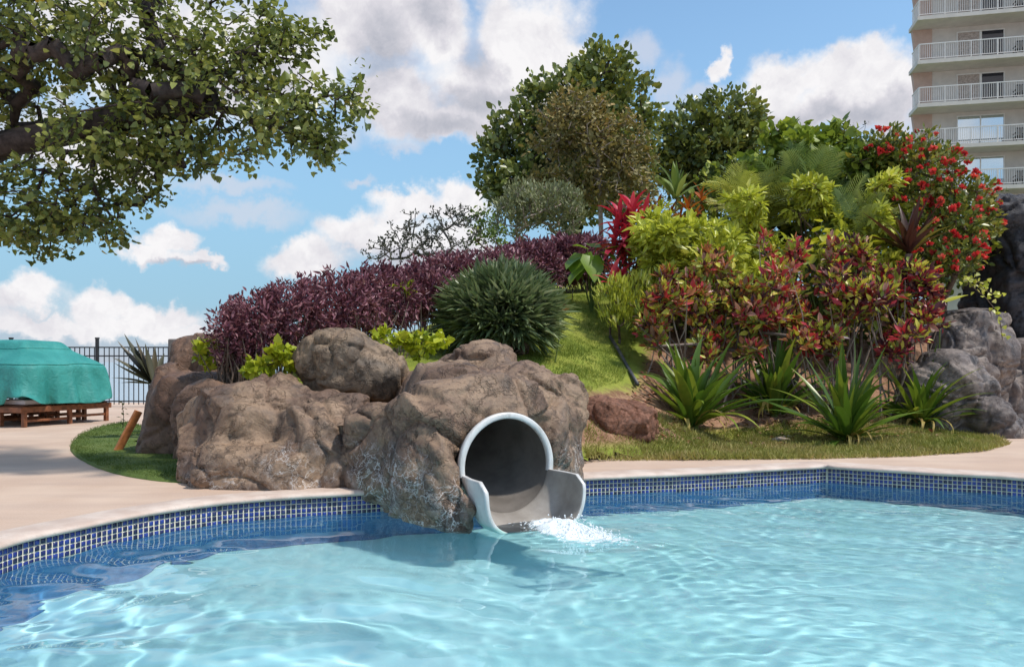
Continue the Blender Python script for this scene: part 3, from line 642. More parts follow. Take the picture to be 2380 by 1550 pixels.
# ------------------------------------------------------------------ slide
def build_slide():
    t = NT('white_fibreglass'); f = t.noise(4, 5, .6); f2 = t.noise(14, 5, .7, .6, t.map(t.pos(), (1, 1, .3)))
    c = t.mix(t.rng(f, .3, .7), (.60, .585, .56), (.72, .705, .68)); c = t.mix(t.rng(f2, .45, .75, 0, .6), c, (.34, .325, .29))
    sx = t.n('ShaderNodeSeparateXYZ'); t.l(t.pos(), sx.inputs[0])
    c = t.mix(t.op('MULTIPLY', t.rng(sx.outputs[2], -.12, -.17), .6), c, (.25, .56, .46))
    t.bsdf(c, .28, .5); mw = t.m
    t = NT('tube_inside'); f = t.noise(5, 5, .6); t.bsdf(t.mix(t.rng(f, .3, .7), (.13, .115, .10), (.19, .168, .148)), .35, .3); mi = t.m  # tube kept darker than the white shell: interior shade put into its colour
    root = thing('water_slide', 'white tube water slide with an open mouth pouring into the pool', 'water slide', (RC[0], RC[1], WZ))
    off = np.array([RC[0], RC[1], WZ])
    Z = np.array([0, 0, 1.])
    # rim: rounded flange
    n = 72; prof = []
    for a in np.linspace(0, 2*math.pi, 14, endpoint=False):
        prof.append((  .466+.030*math.copysign(abs(math.cos(a))**.6, math.cos(a)), .035*math.copysign(abs(math.sin(a))**.6, math.sin(a))))
    V = []; k = len(prof)
    for i in range(n):
        th = R(-9)+R(198)*i/(n-1)
        for r_, ax in prof: V.append(RC+SD*(r_*math.cos(th))+Z*(r_*math.sin(th))+AX*ax-off)
    Fc = [(i*k+j, (i+1)*k+j, (i+1)*k+(j+1) % k, i*k+(j+1) % k) for i in range(n-1) for j in range(k)]
    part('rim', mesh_np('rim', V, Fc, mw, smooth=True), root)
    # tube bending away to the left inside the rock
    V = []; m = 15
    c = RC+AX*.02; dr = -AX.copy(); side = SD.copy(); ang = 0
    for i in range(m):
        for j in range(n):
            th = 2*math.pi*j/n; q = .445-.075*i/m; V.append(c+side*(q*math.cos(th))+Z*(q*math.sin(th))-off)
        ang += .022; ca, sa = math.cos(ang), math.sin(ang)
        d0 = -AX; dr = np.array([d0[0]*ca-d0[1]*sa, d0[0]*sa+d0[1]*ca, .36]); side = np.array([SD[0]*ca-SD[1]*sa, SD[0]*sa+SD[1]*ca, 0])
        c = c+dr*.075
    Fc = [(i*n+j, i*n+(j+1) % n, (i+1)*n+(j+1) % n, (i+1)*n+j) for i in range(m-1) for j in range(n)]
    b = (m-1)*n; V.append(c-off); Fc += [(b+j, b+(j+1) % n, len(V)-1, len(V)-1) for j in range(n)]
    me = bpy.data.meshes.new('tube'); me.from_pydata([tuple(v) for v in V], [], [f if f[2] != f[3] else f[:3] for f in Fc])
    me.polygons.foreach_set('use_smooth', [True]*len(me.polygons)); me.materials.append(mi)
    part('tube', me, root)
    # open flume in front of the rim
    nu, nv, Ln, w, dep, top = 60, 18, .57, .49, .475, -.055
    V = []
    for iu in range(nu+1):
        a = math.pi+.0+(math.pi)*iu/nu
        xx = w*math.copysign(abs(math.cos(a))**.55, math.cos(a)); zz = dep*math.copysign(abs(math.sin(a))**.62, math.sin(a))+top
        r_ = .13; q = (zz-(top-r_))/r_
        smax = Ln-(r_*(1-math.sqrt(max(0, 1-min(1, q)**2))) if q > 0 else 0)
        for iv in range(nv+1):
            s = smax*iv/nv; bl = min(1, s/.30); bl = bl*bl*(3-2*bl)
            a2 = math.pi+.13+(math.pi-.26)*iu/nu
            xs_ = .458*math.cos(a2)*(1-bl)+xx*bl; zs_ = (.458*math.sin(a2)+.005)*(1-bl)+zz*bl
            V.append(RC+SD*xs_+Z*zs_+AX*(s+.0)-off)
    Fc = [(iu*(nv+1)+iv, (iu+1)*(nv+1)+iv, (iu+1)*(nv+1)+iv+1, iu*(nv+1)+iv+1) for iu in range(nu) for iv in range(nv)]
    t = NT('dirty_shaded_fibreglass'); f = t.noise(5, 6, .65); t.bsdf(t.mix(t.rng(f, .3, .7), (.27, .24, .21), (.37, .335, .295)), .3, .5)  # inner chute face: dirt and the shade of the chute both put into this beige
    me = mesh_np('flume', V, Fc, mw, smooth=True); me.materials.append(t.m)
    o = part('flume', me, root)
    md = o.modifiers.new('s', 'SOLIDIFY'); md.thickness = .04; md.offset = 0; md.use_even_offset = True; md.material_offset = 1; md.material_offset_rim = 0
    md = o.modifiers.new('b', 'BEVEL'); md.width = .012; md.segments = 2; md.angle_limit = R(50)
    # water sheet inside the flume, then the white rush into the pool
    t = NT('white_water'); b = t.bsdf((.82, .88, .90), .25, .5, t.bump(t.noise(40, 4), .6, .02), link=False)
    tr = t.n('ShaderNodeBsdfTransparent'); mx = t.n('ShaderNodeMixShader')
    fa = t.n('ShaderNodeAttribute'); fa.attribute_name = 'foam'; t.l(t.rng(t.op('ADD', t.noise(15, 8, .75, .4), t.op('MULTIPLY', t.op('SUBTRACT', fa.outputs['Fac'], .5), .55)), .36, .52), mx.inputs[0]); t.l(tr.outputs[0], mx.inputs[1]); t.l(b.outputs[0], mx.inputs[2]); t.l(mx.outputs[0], t.out.inputs[0])
    V = []; nu, nv = 30, 80; foam = []
    for iv in range(nv+1):
        s = .30+1.25*iv/nv; f = iv/nv
        wd = .16+.26*f; z0 = -.165 if s < .55 else -.165-.035*min(1, (s-.55)/.12)
        hmp = .08*math.exp(-((s-.74)/.20)**2)
        for iu in range(nu+1):
            u = iu/nu*2-1; cx = .06+.22*f
            p = RC+SD*(u*wd+cx)+AX*s; e = (1-u*u)
            z = z0+hmp*e+.018*e+e*(.05*(.3+hmp*8)*mn.fractal(Vector((p[0]*9, p[1]*9, 2)), 1, 2, 4))*(1-.6*f)
            if u*u > .98 or iv == nv: z -= .05
            V.append((p[0], p[1], z)); foam.append(max(0, (1-abs(u)**2.2)*min(1, (s-.38)/.2)*max(0, 1-max(0, f-.45)/.55)))
    Fc = [(iv*(nu+1)+iu, iv*(nu+1)+iu+1, (iv+1)*(nu+1)+iu+1, (iv+1)*(nu+1)+iu) for iv in range(nv) for iu in range(nu)]
    V = np.array(V); 
    # droplets and foam flecks
    dv = []; df = []
    oc = np.array([(1, 0, 0), (0, 1, 0), (-1, 0, 0), (0, -1, 0), (0, 0, 1), (0, 0, -1)], float); of = [(0, 1, 4), (1, 2, 4), (2, 3, 4), (3, 0, 4), (1, 0, 5), (2, 1, 5), (3, 2, 5), (0, 3, 5)]
    for k in range(1500):
        s = abs(random.gauss(.84, .22)); u = random.gauss(.10, .09)+.25*(s-.5); r_ = random.uniform(.003, .010)
        p = RC+SD*u+AX*s; z = WZ+abs(random.gauss(0, .05))*math.exp(-((s-.8)/.35)**2)+.004
        fl = .35 if z < WZ+.02 else 1
        b0 = len(dv); dv += [(p[0]+q[0]*r_*(1.6 if fl < 1 else 1), p[1]+q[1]*r_, z+q[2]*r_*fl) for q in oc]; df += [tuple(i+b0 for i in f) for f in of]
    me = bpy.data.meshes.new('splash'); nV = len(V)
    me.from_pydata([tuple(v) for v in V]+dv, [], Fc+[tuple(i+nV for i in f) for f in df]); me.materials.append(t.m)
    at = me.attributes.new('foam', 'FLOAT', 'POINT'); at.data.foreach_set('value', np.array(foam+[1.]*len(dv), dtype=np.float32))
    t2 = plain('foam_drops', (.85, .9, .92), .2, .05); me.materials.append(t2)
    me.polygons.foreach_set('material_index', [0]*len(Fc)+[1]*len(df)); me.polygons.foreach_set('use_smooth', [True]*len(me.polygons))
    tag(link('water_splash', me), 'white foaming water rushing from the slide mouth into the pool', 'splash', None, 'stuff')
build_slide()

# ------------------------------------------------------------------ foliage machinery
def OVAL(w=.25, cup=.07, droop=.06):
    return np.array([(0, 0, 0), (w, .38, cup), (w*.72, .72, cup*.6-droop*.4), (0, 1, -droop), (-w*.72, .72, cup*.6-droop*.4), (-w, .38, cup)]), np.array([(0, 1, 2, 3), (0, 3, 4, 5)])
def HEART(w=.42):
    return np.array([(0, .05, 0), (w, .1, .06), (w*.8, .55, .03), (0, 1, -.1), (-w*.8, .55, .03), (-w, .1, .06)]), np.array([(0, 1, 2, 3), (0, 3, 4, 5)])
def leaves(P, Dv, Nv, Sz, T):
    tv, tf = T; Dv = nrm(Dv); X = nrm(np.cross(Dv, Nv)); Nn = np.cross(X, Dv)
    V = P[:, None]+Sz[:, None, None]*(tv[None, :, 0:1]*X[:, None]+tv[None, :, 1:2]*Dv[:, None]+tv[None, :, 2:3]*Nn[:, None])
    Fq = (np.arange(len(P))[:, None, None]*len(tv)+tf[None]).reshape(-1, tf.shape[1])
    return V.reshape(-1, 3), Fq
def rv(n): return nrm(rng.normal(size=(n, 3)))
def E(x, y, d, rx, ry, rd=None):                     # ellipsoid seen at (x, y), half sizes in photo pixels, depth half size in metres
    c = D(x, y, d); a, b = rx/F*d, ry/F*d
    return c, np.array([a, rd if rd else (a+b)/2, b])
def sample(ells, n, pw=.30):
    w = np.array([(r.prod())**.7 for _, r in ells]); k = rng.choice(len(ells), n, p=w/w.sum())
    u = rv(n); s = rng.random(n)**pw
    C = np.array([e[0] for e in ells])[k]; Rr = np.array([e[1] for e in ells])[k]
    return C+u*s[:, None]*Rr, nrm(u/Rr)
def skeleton(base_pts, tips, r0, rmin, jit=.12, pull=.35):
    """nodes linked from the trunk chain to each tip; returns tube list"""
    nodes = [np.array(p, float) for p in base_pts]; par = [-1]+list(range(len(base_pts)-1))
    top = nodes[-1]; order = np.argsort(np.linalg.norm(tips-top, axis=1))
    A = np.array(nodes)
    for t in tips[order]:
        dd = np.linalg.norm(A-t, axis=1)+pull*np.linalg.norm(A-top, axis=1)*.35
        dd[:max(0, len(base_pts)-3)] += 5
        j = int(np.argmin(dd)); ln = np.linalg.norm(A[j]-t)
        k = max(1, int(ln/.45)); prev = j; new = []
        for s in range(1, k+1):
            p = A[j]+(t-A[j])*s/k
            if s < k: p = p+rng.normal(size=3)*ln*jit*.3+np.array([0, 0, -.04*ln*math.sin(math.pi*s/k)])
            nodes.append(p); par.append(prev); prev = len(nodes)-1; new.append(p)
        A = np.vstack([A, new])
    n = len(nodes); cnt = np.zeros(n)
    haschild = set(par); cnt[[i for i in range(n) if i not in haschild]] = 1
    for i in range(n-1, -1, -1):
        if par[i] >= 0: cnt[par[i]] += cnt[i]
    rad = np.maximum(rmin, r0*(cnt/cnt.max())**.5)
    return np.array(nodes), par, rad
def tubes(nodes, par, rad, off, n=5):
    idx = [i for i in range(len(nodes)) if par[i] >= 0]
    a = nodes[[par[i] for i in idx]]; b = nodes[idx]; ra = np.minimum(rad[[par[i] for i in idx]], rad[idx]*1.5); rb = rad[idx]
    t = nrm(b-a); u = nrm(np.cross(t, np.tile([.31, .17, .9], (len(t), 1)))); w = np.cross(t, u)
    th = np.arange(n)*2*math.pi/n
    ring = u[:, None]*np.cos(th)[None, :, None]+w[:, None]*np.sin(th)[None, :, None]
    V = np.concatenate([a[:, None]+ring*ra[:, None, None], b[:, None]+t[:, None]*(rb*.3)[:, None, None]+ring*rb[:, None, None]], 1).reshape(-1, 3)-off
    k = np.arange(n); f = np.c_[k, (k+1) % n, (k+1) % n+n, k+n]
    return V, (np.arange(len(idx))[:, None, None]*2*n+f[None]).reshape(-1, 4)
def plant(name, label, cat, base, ells, ncl, nlf, size, T, mat, bmat, crad, group=None, r0=.06, rmin=.006, up=.35, out=.6, rnd=.7, trunk=None, tipbias=.30,
          svar=.3, tintz=0., skel=.5, crown='foliage', stem='stem', tintmix=.5, twigs=True, nz=.5, ros=0., low=0.):
    base = np.array(base, float)
    root = thing(name, label, cat, base, group)
    C, O = sample(ells, ncl, tipbias)
    P = np.repeat(C, nlf, 0); Oo = np.repeat(O, nlf, 0); n = len(P)
    J = rv(n)*(rng.random(n)**.5)[:, None]; P = P+J*crad*(1-.5*min(1, ros))
    Dv = Oo*out+rv(n)*rnd+J*ros+np.array([0, 0, up]); Nv = np.array([0, 0, 1.])*nz+Oo*.4+rv(n)*.5
    Sz = size*(1+svar*rng.normal(size=n)).clip(.45, 1.7)
    tint = tintmix*np.repeat(rng.random(ncl), nlf)+(1-tintmix)*rng.random(n)
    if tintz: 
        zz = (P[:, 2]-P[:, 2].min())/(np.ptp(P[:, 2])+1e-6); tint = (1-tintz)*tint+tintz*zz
    V, Fq = leaves(P-base, Dv, Nv, Sz, T)
    o = part(crown, mesh_np(crown, V, Fq, mat, np.repeat(tint.clip(0, 1), len(T[1]))), root, None, 'stuff')
    if twigs:
        ct = C[rng.random(ncl) < skel] if skel < 1 else C
        tr = trunk if trunk is not None else [base, base+np.array([0, 0, .15])]
        nd, pa, ra = skeleton(tr, ct, r0, rmin)
        V, Fq = tubes(nd, pa, ra, base)
        part(stem, mesh_np(stem, V, Fq, bmat, smooth=True), root)
    return root

def leaf_strip(name, mat, ln=1., w=.08, seg=8, bend=.9, fold=.3, tip=1.0, belly=.35, twist=0.):
    """a strap leaf along +Y that bends down, V folded; width profile peaks at belly"""
    V = []; y = z = 0.; a = 0.
    for i in range(seg+1):
        t = i/seg; ww = w*(min(1, .45+t/belly*.55) if t < belly else max(0., (1-((t-belly)/(1-belly))**(1.6*tip))))
        ww = max(ww, .004); tw = twist*t
        ca, sa = math.cos(tw), math.sin(tw)
        V += [(-ww*ca, y, z+ww*fold-ww*sa), (0, y, z), (ww*ca, y, z+ww*fold+ww*sa)]
        a = -bend*t*t; y += ln/seg*math.cos(a); z += ln/seg*math.sin(a)
    Fc = [(3*i+k, 3*i+k+1, 3*i+k+4, 3*i+k+3) for i in range(seg) for k in (0, 1)]
    return mesh_np(name, V, Fc, mat, smooth=True)
def place(me, root, az, tilt, sc=1., off=(0, 0, 0), roll=0., name='leaf', wsc=1.):
    """leaf pointing at azimuth az, tilt above the horizon"""
    o = bpy.data.objects.new(name, me); COL.objects.link(o); o.parent = root
    o.matrix_basis = Matrix.Translation(Vector(off)) @ Matrix.Rotation(az, 4, 'Z') @ Matrix.Rotation(tilt, 4, 'X') @ Matrix.Rotation(roll, 4, 'Y') @ Matrix.Diagonal((sc*wsc, sc, sc, 1))
    return o
gf = lambda a=0, s=1: random.gauss(a, s)

# ------------------------------------------------------------------ leaf colours
L_over = leafmat('milo_leaf', [(0, (.06, .085, .04)), (.35, (.15, .185, .05)), (.65, (.28, .31, .07)), (.93, (.46, .46, .14)), (.985, (.5, .30, .02)), (1, (.55, .2, .02))], .35, .32, spec=.5)
L_clus = leafmat('dark_tree_leaf', [(0, (.045, .075, .035)), (.35, (.115, .155, .042)), (.7, (.24, .265, .055)), (1, (.42, .41, .09))], .33, .2, spec=.5)
L_brown = leafmat('brownish_leaf', [(0, (.12, .105, .05)), (.4, (.21, .185, .065)), (.75, (.33, .25, .08)), (.95, (.38, .19, .05)), (1, (.55, .16, .04))], .6, .25)
L_greyg = leafmat('grey_green_leaf', [(0, (.11, .125, .07)), (.5, (.21, .225, .11)), (.8, (.31, .33, .15)), (1, (.6, .6, .55))], .5, .25)
L_bare = leafmat('sparse_leaf', [(0, (.05, .06, .045)), (1, (.11, .12, .08))], .6, .2)
L_purp = leafmat('purple_leaf', [(0, (.06, .018, .034)), (.35, (.165, .055, .082)), (.7, (.29, .115, .145)), (1, (.43, .24, .25))], .4, .22)
L_lime = leafmat('lime_leaf', [(0, (.22, .30, .02)), (.5, (.42, .48, .03)), (1, (.62, .60, .06))], .4, .35)
L_pleo = leafmat('blue_green_leaf', [(0, (.07, .11, .055)), (.45, (.16, .22, .10)), (.8, (.30, .35, .19)), (1, (.46, .49, .32))], .35, .2, spec=.5)
L_pleoo = leafmat('blue_green_leaf_single', [(0, (.09, .14, .065)), (.45, (.18, .24, .115)), (.8, (.31, .36, .20)), (1, (.46, .49, .33))], .35, .2, True, spec=.5)
_cr = dict(m=(.13, .03, .045), d=(.065, .02, .03), r=(.50, .045, .06), k=(.32, .04, .06), o=(.55, .20, .08), p=(.50, .24, .18), y=(.60, .55, .08), g=(.26, .32, .05), e=(.10, .15, .03), b=(.25, .13, .075))
L_crot = [leafmat('croton_leaf', [(i/len(q), _cr[c]) for i, c in enumerate(q)]+[(1, _cr[q[-1]])], .38, .28, spec=.45, const=True) for q in ('rgyromgyrpgobygdm', 'mgyrogybpoyygmdp', 'rpgryyorpdygrkpoy', 'yygmrygpdyrgbymg', 'kdmrgrpymkmygdry')]
L_ylw = leafmat('yellow_green_leaf', [(0, (.12, .15, .02)), (.25, (.32, .34, .035)), (.55, (.56, .60, .07)), (.85, (.74, .74, .16)), (1, (.82, .80, .42))], .38, .35)
L_mid = leafmat('mid_green_leaf', [(0, (.05, .09, .02)), (.5, (.12, .19, .035)), (.85, (.24, .30, .045)), (1, (.38, .42, .07))], .4, .3)
L_rnd = leafmat('round_green_leaf', [(0, (.07, .12, .02)), (.5, (.19, .26, .035)), (.85, (.36, .42, .05)), (1, (.50, .54, .08))], .4, .35)
L_under = leafmat('undergrowth_leaf', [(0, (.05, .08, .018)), (.4, (.13, .18, .03)), (.75, (.28, .33, .045)), (1, (.46, .47, .07))], .45, .3)
L_ixo = leafmat('ixora_leaf', [(0, (.05, .08, .02)), (.4, (.13, .175, .035)), (.75, (.29, .30, .05)), (.9, (.38, .30, .06)), (1, (.48, .16, .05))], .35, .25, spec=.5)
L_red = leafmat('red_ti_leaf', [(0, (.20, .014, .035)), (.35, (.42, .022, .05)), (.7, (.66, .04, .08)), (1, (.75, .15, .20))], .35, .3, True)
L_orng = leafmat('orange_ti_leaf', [(0, (.16, .06, .02)), (.4, (.48, .12, .02)), (1, (.62, .26, .05))], .4, .3, True)
L_sword = leafmat('green_sword_leaf', [(0, (.10, .16, .04)), (.6, (.22, .30, .07)), (1, (.40, .44, .14))], .4, .3, True)
L_crin = leafmat('strap_leaf', [(0, (.05, .11, .016)), (.5, (.10, .18, .022)), (.8, (.19, .26, .03)), (1, (.36, .38, .05))], .35, .3, True, spec=.5)
L_dry = leafmat('dry_leaf', [(0, (.35, .22, .06)), (1, (.50, .40, .10))], .6, .3, True)
L_agav = leafmat('agave_leaf', [(0, (.045, .05, .03)), (.5, (.08, .08, .045)), (1, (.13, .10, .06))], .45, .15, True)
L_brom = leafmat('bromeliad_leaf', [(0, (.035, .012, .018)), (.45, (.075, .028, .02)), (.7, (.13, .10, .02)), (1, (.26, .24, .03))], .3, .3, True, spec=.5)
L_phil = leafmat('philodendron_leaf', [(0, (.11, .20, .02)), (1, (.24, .36, .04))], .3, .35, True, spec=.5)
L_poth = leafmat('golden_leaf', [(0, (.30, .36, .025)), (.5, (.50, .50, .04)), (1, (.68, .62, .09))], .35, .4, True)
L_palm = leafmat('palm_leaf', [(0, (.20, .24, .04)), (.5, (.40, .42, .08)), (1, (.62, .58, .14))], .4, .35, True)
L_palmd = leafmat('deep_palm_leaf', [(0, (.09, .15, .04)), (.5, (.19, .27, .07)), (1, (.38, .42, .12))], .4, .3, True)
L_grass = leafmat('grass_blade', [(0, (.16, .20, .035)), (.4, (.29, .29, .065)), (.75, (.42, .34, .13)), (1, (.50, .37, .20))], .7, .3)
L_slope = leafmat('slope_blade', [(0, (.13, .19, .022)), (.5, (.24, .30, .045)), (1, (.40, .40, .09))], .7, .3)
L_grassl = leafmat('lawn_blade', [(0, (.065, .115, .02)), (.6, (.12, .18, .035)), (1, (.22, .25, .07))], .7, .3)
M_flow = leafmat('red_flower', [(0, (.62, .03, .04)), (.6, (.80, .07, .07)), (1, (.85, .20, .14))], .5, .3, True)

# ------------------------------------------------------------------ trees
def build_trees():
    # overhanging tree on the left: trunk left of the frame, limb reaching over the deck
    base = np.array([-7.0, 9.6, .0])
    ells = [E(60, 80, 9.2, 160, 130, 1.2), E(300, 110, 9.0, 200, 130, 1.2), E(520, 180, 8.8, 170, 110, .9), E(620, 90, 8.9, 110, 80, .7), E(700, 250, 8.6, 110, 80, .7), E(640, 300, 8.6, 80, 60, .6), E(800, 230, 8.6, 55, 50, .4), E(845, 225, 8.6, 22, 30, .25), E(830, 180, 8.6, 25, 15, .2), E(720, 330, 8.6, 60, 45, .4),
            E(420, 300, 8.9, 150, 90, .9), E(250, 330, 9.0, 150, 110, 1.0), E(130, 480, 9.2, 150, 100, .9), E(40, 540, 9.2, 130, 50, .8), E(220, 520, 9.0, 70, 60, .6), E(735, 75, 8.8, 35, 25, .3), E(750, 340, 8.6, 30, 40, .3), E(560, 350, 8.7, 60, 40, .5),
            E(-150, 200, 9.6, 220, 260, 1.5), E(-120, -150, 9.8, 300, 160, 1.6), E(300, -130, 9.4, 320, 130, 1.3), E(-420, 120, 10.2, 200, 260, 1.4), E(320, 440, 9.0, 50, 50, .5)]
    trunk = [base, (-6.85, 9.5, 1.4), D(-180, 480, 9.4), D(-80, 380, 9.3), D(10, 335, 9.25), D(90, 320, 9.2), D(180, 300, 9.1), D(270, 275, 9.0), D(380, 250, 8.9), D(480, 240, 8.8)]
    plant('milo_tree', 'large leafy tree leaning in from the left over the deck', 'tree', base, ells, 2100, 18, .068, HEART(.40), L_over, M_barkd, .18, None, .16, .006, .05, .5, .9, trunk, .45, .3, 0, .85, 'crown', 'trunk', .45, nz=.8)
    # big rounded tree behind the mound
    b = np.array([D(1330, 560, 27)[0], 27, 3.2])
    ells = [E(1400, 170, 27, 70, 70, 1.2), E(1330, 240, 27, 110, 80, 1.5), E(1450, 260, 27, 75, 100, 1.4), E(1230, 300, 26.5, 90, 80, 1.3), E(1360, 340, 27, 140, 110, 2), E(1170, 370, 26.5, 60, 75, 1.0), E(1220, 420, 26, 90, 70, 1.1), E(1440, 410, 27, 85, 90, 1.5), E(1130, 415, 26.5, 25, 30, .5), E(1330, 450, 27, 120, 80, 1.6)]
    plant('round_crowned_tree', 'tallest dark green tree with a peaked crown on the mound', 'tree', b, ells, 620, 26, .20, OVAL(.36), L_clus, M_barkd, .42, 'trees on the mound', .25, .012, .3, .7, .6, [b, b+(0, 0, 1.2), D(1345, 420, 27)], .35, .25, .15, .5, 'crown', 'trunk', .5)
    b = np.array([D(1660, 480, 29)[0], 29, 3.2])
    ells = [E(1600, 310, 29, 70, 70, 1.2), E(1690, 280, 29, 80, 60, 1.2), E(1650, 360, 29, 110, 70, 1.6), E(1735, 330, 29, 45, 60, .8), E(1560, 360, 29, 40, 60, .8), E(1650, 420, 29, 110, 50, 1.4)]
    plant('round_crowned_tree', 'lower dark green tree right of the tallest tree', 'tree', b, ells, 330, 26, .20, OVAL(.36), L_clus, M_barkd, .40, 'trees on the mound', .2, .012, .3, .7, .6, [b, b+(0, 0, 1.5), D(1655, 400, 29)], .35, .25, .2, .5, 'crown', 'trunk', .5)
    # thin brownish tree with bare limbs in front of the big one
    b = np.array([D(1400, 560, 23)[0], 23, 3.0])
    ells = [E(1330, 260, 23, 85, 60, .8), E(1400, 320, 23, 110, 80, 1.0), E(1290, 340, 23, 60, 60, .6), E(1450, 380, 23, 70, 70, .8), E(1470, 440, 22.5, 70, 60, .7), E(1360, 430, 23, 90, 50, .8), E(1260, 420, 23, 60, 25, .5)]
    trunk = [b, b+(0, 0, .8), D(1393, 400, 23), D(1390, 330, 23)]
    plant('sparse_tree', 'brownish tree with pale limbs and orange leaves in front of the tallest tree', 'tree', b, ells, 420, 17, .13, OVAL(.3), L_brown, M_barkl, .30, None, .07, .014, .2, .5, .8, trunk, .5, .3, .2, 1, 'crown', 'trunk', .5)
    # grey green dome shrub and the leafless one
    b = np.array([D(1250, 560, 21)[0], 21, 2.9])
    ells = [E(1260, 480, 21, 105, 48, 1.0), E(1200, 510, 21, 60, 45, .8), E(1320, 500, 21, 50, 55, .8), E(1245, 455, 21, 70, 25, .7)]
    plant('dome_shrub', 'rounded grey green shrub with white blossoms behind the purple hedge', 'shrub', b, ells, 240, 22, .105, OVAL(.2), L_greyg, M_barkl, .2, None, .07, .014, .7, .5, .5, [b, b+(0, 0, .5)], .28, .25, .25, 1, 'foliage', 'branches', .5)
    b = np.array([D(985, 640, 19)[0], 19, 2.0])
    ells = [E(950, 540, 19, 80, 50, .7), E(1050, 530, 19, 80, 55, .8), E(900, 580, 19, 60, 35, .5), E(1000, 580, 19, 140, 40, .8), E(1060, 500, 19, 40, 30, .4)]
    plant('bare_shrub', 'nearly leafless grey branching shrub against the clouds', 'shrub', b, ells, 300, 8, .065, OVAL(.25), L_bare, plain('grey_twig', (.13, .115, .105), .8, .3), .07, None, .06, .011, .4, .5, .7, [b, b+(0, 0, .5), b+(0, 0, .8)], .5, .3, 0, 1, 'foliage', 'branches', .5)
    b = np.array([D(1120, 580, 20)[0], 20, 2.6])
    plant('dome_shrub', 'small thin green shrub between the bare shrub and the rounded one', 'shrub', b, [E(1115, 530, 20, 40, 45, .5), E(1150, 560, 20, 40, 35, .5)], 60, 10, .09, OVAL(.3), L_mid, M_bark, .2, None, .03, .008, .3, .5, .7, None, .5, .3, 0, 1)
build_trees()

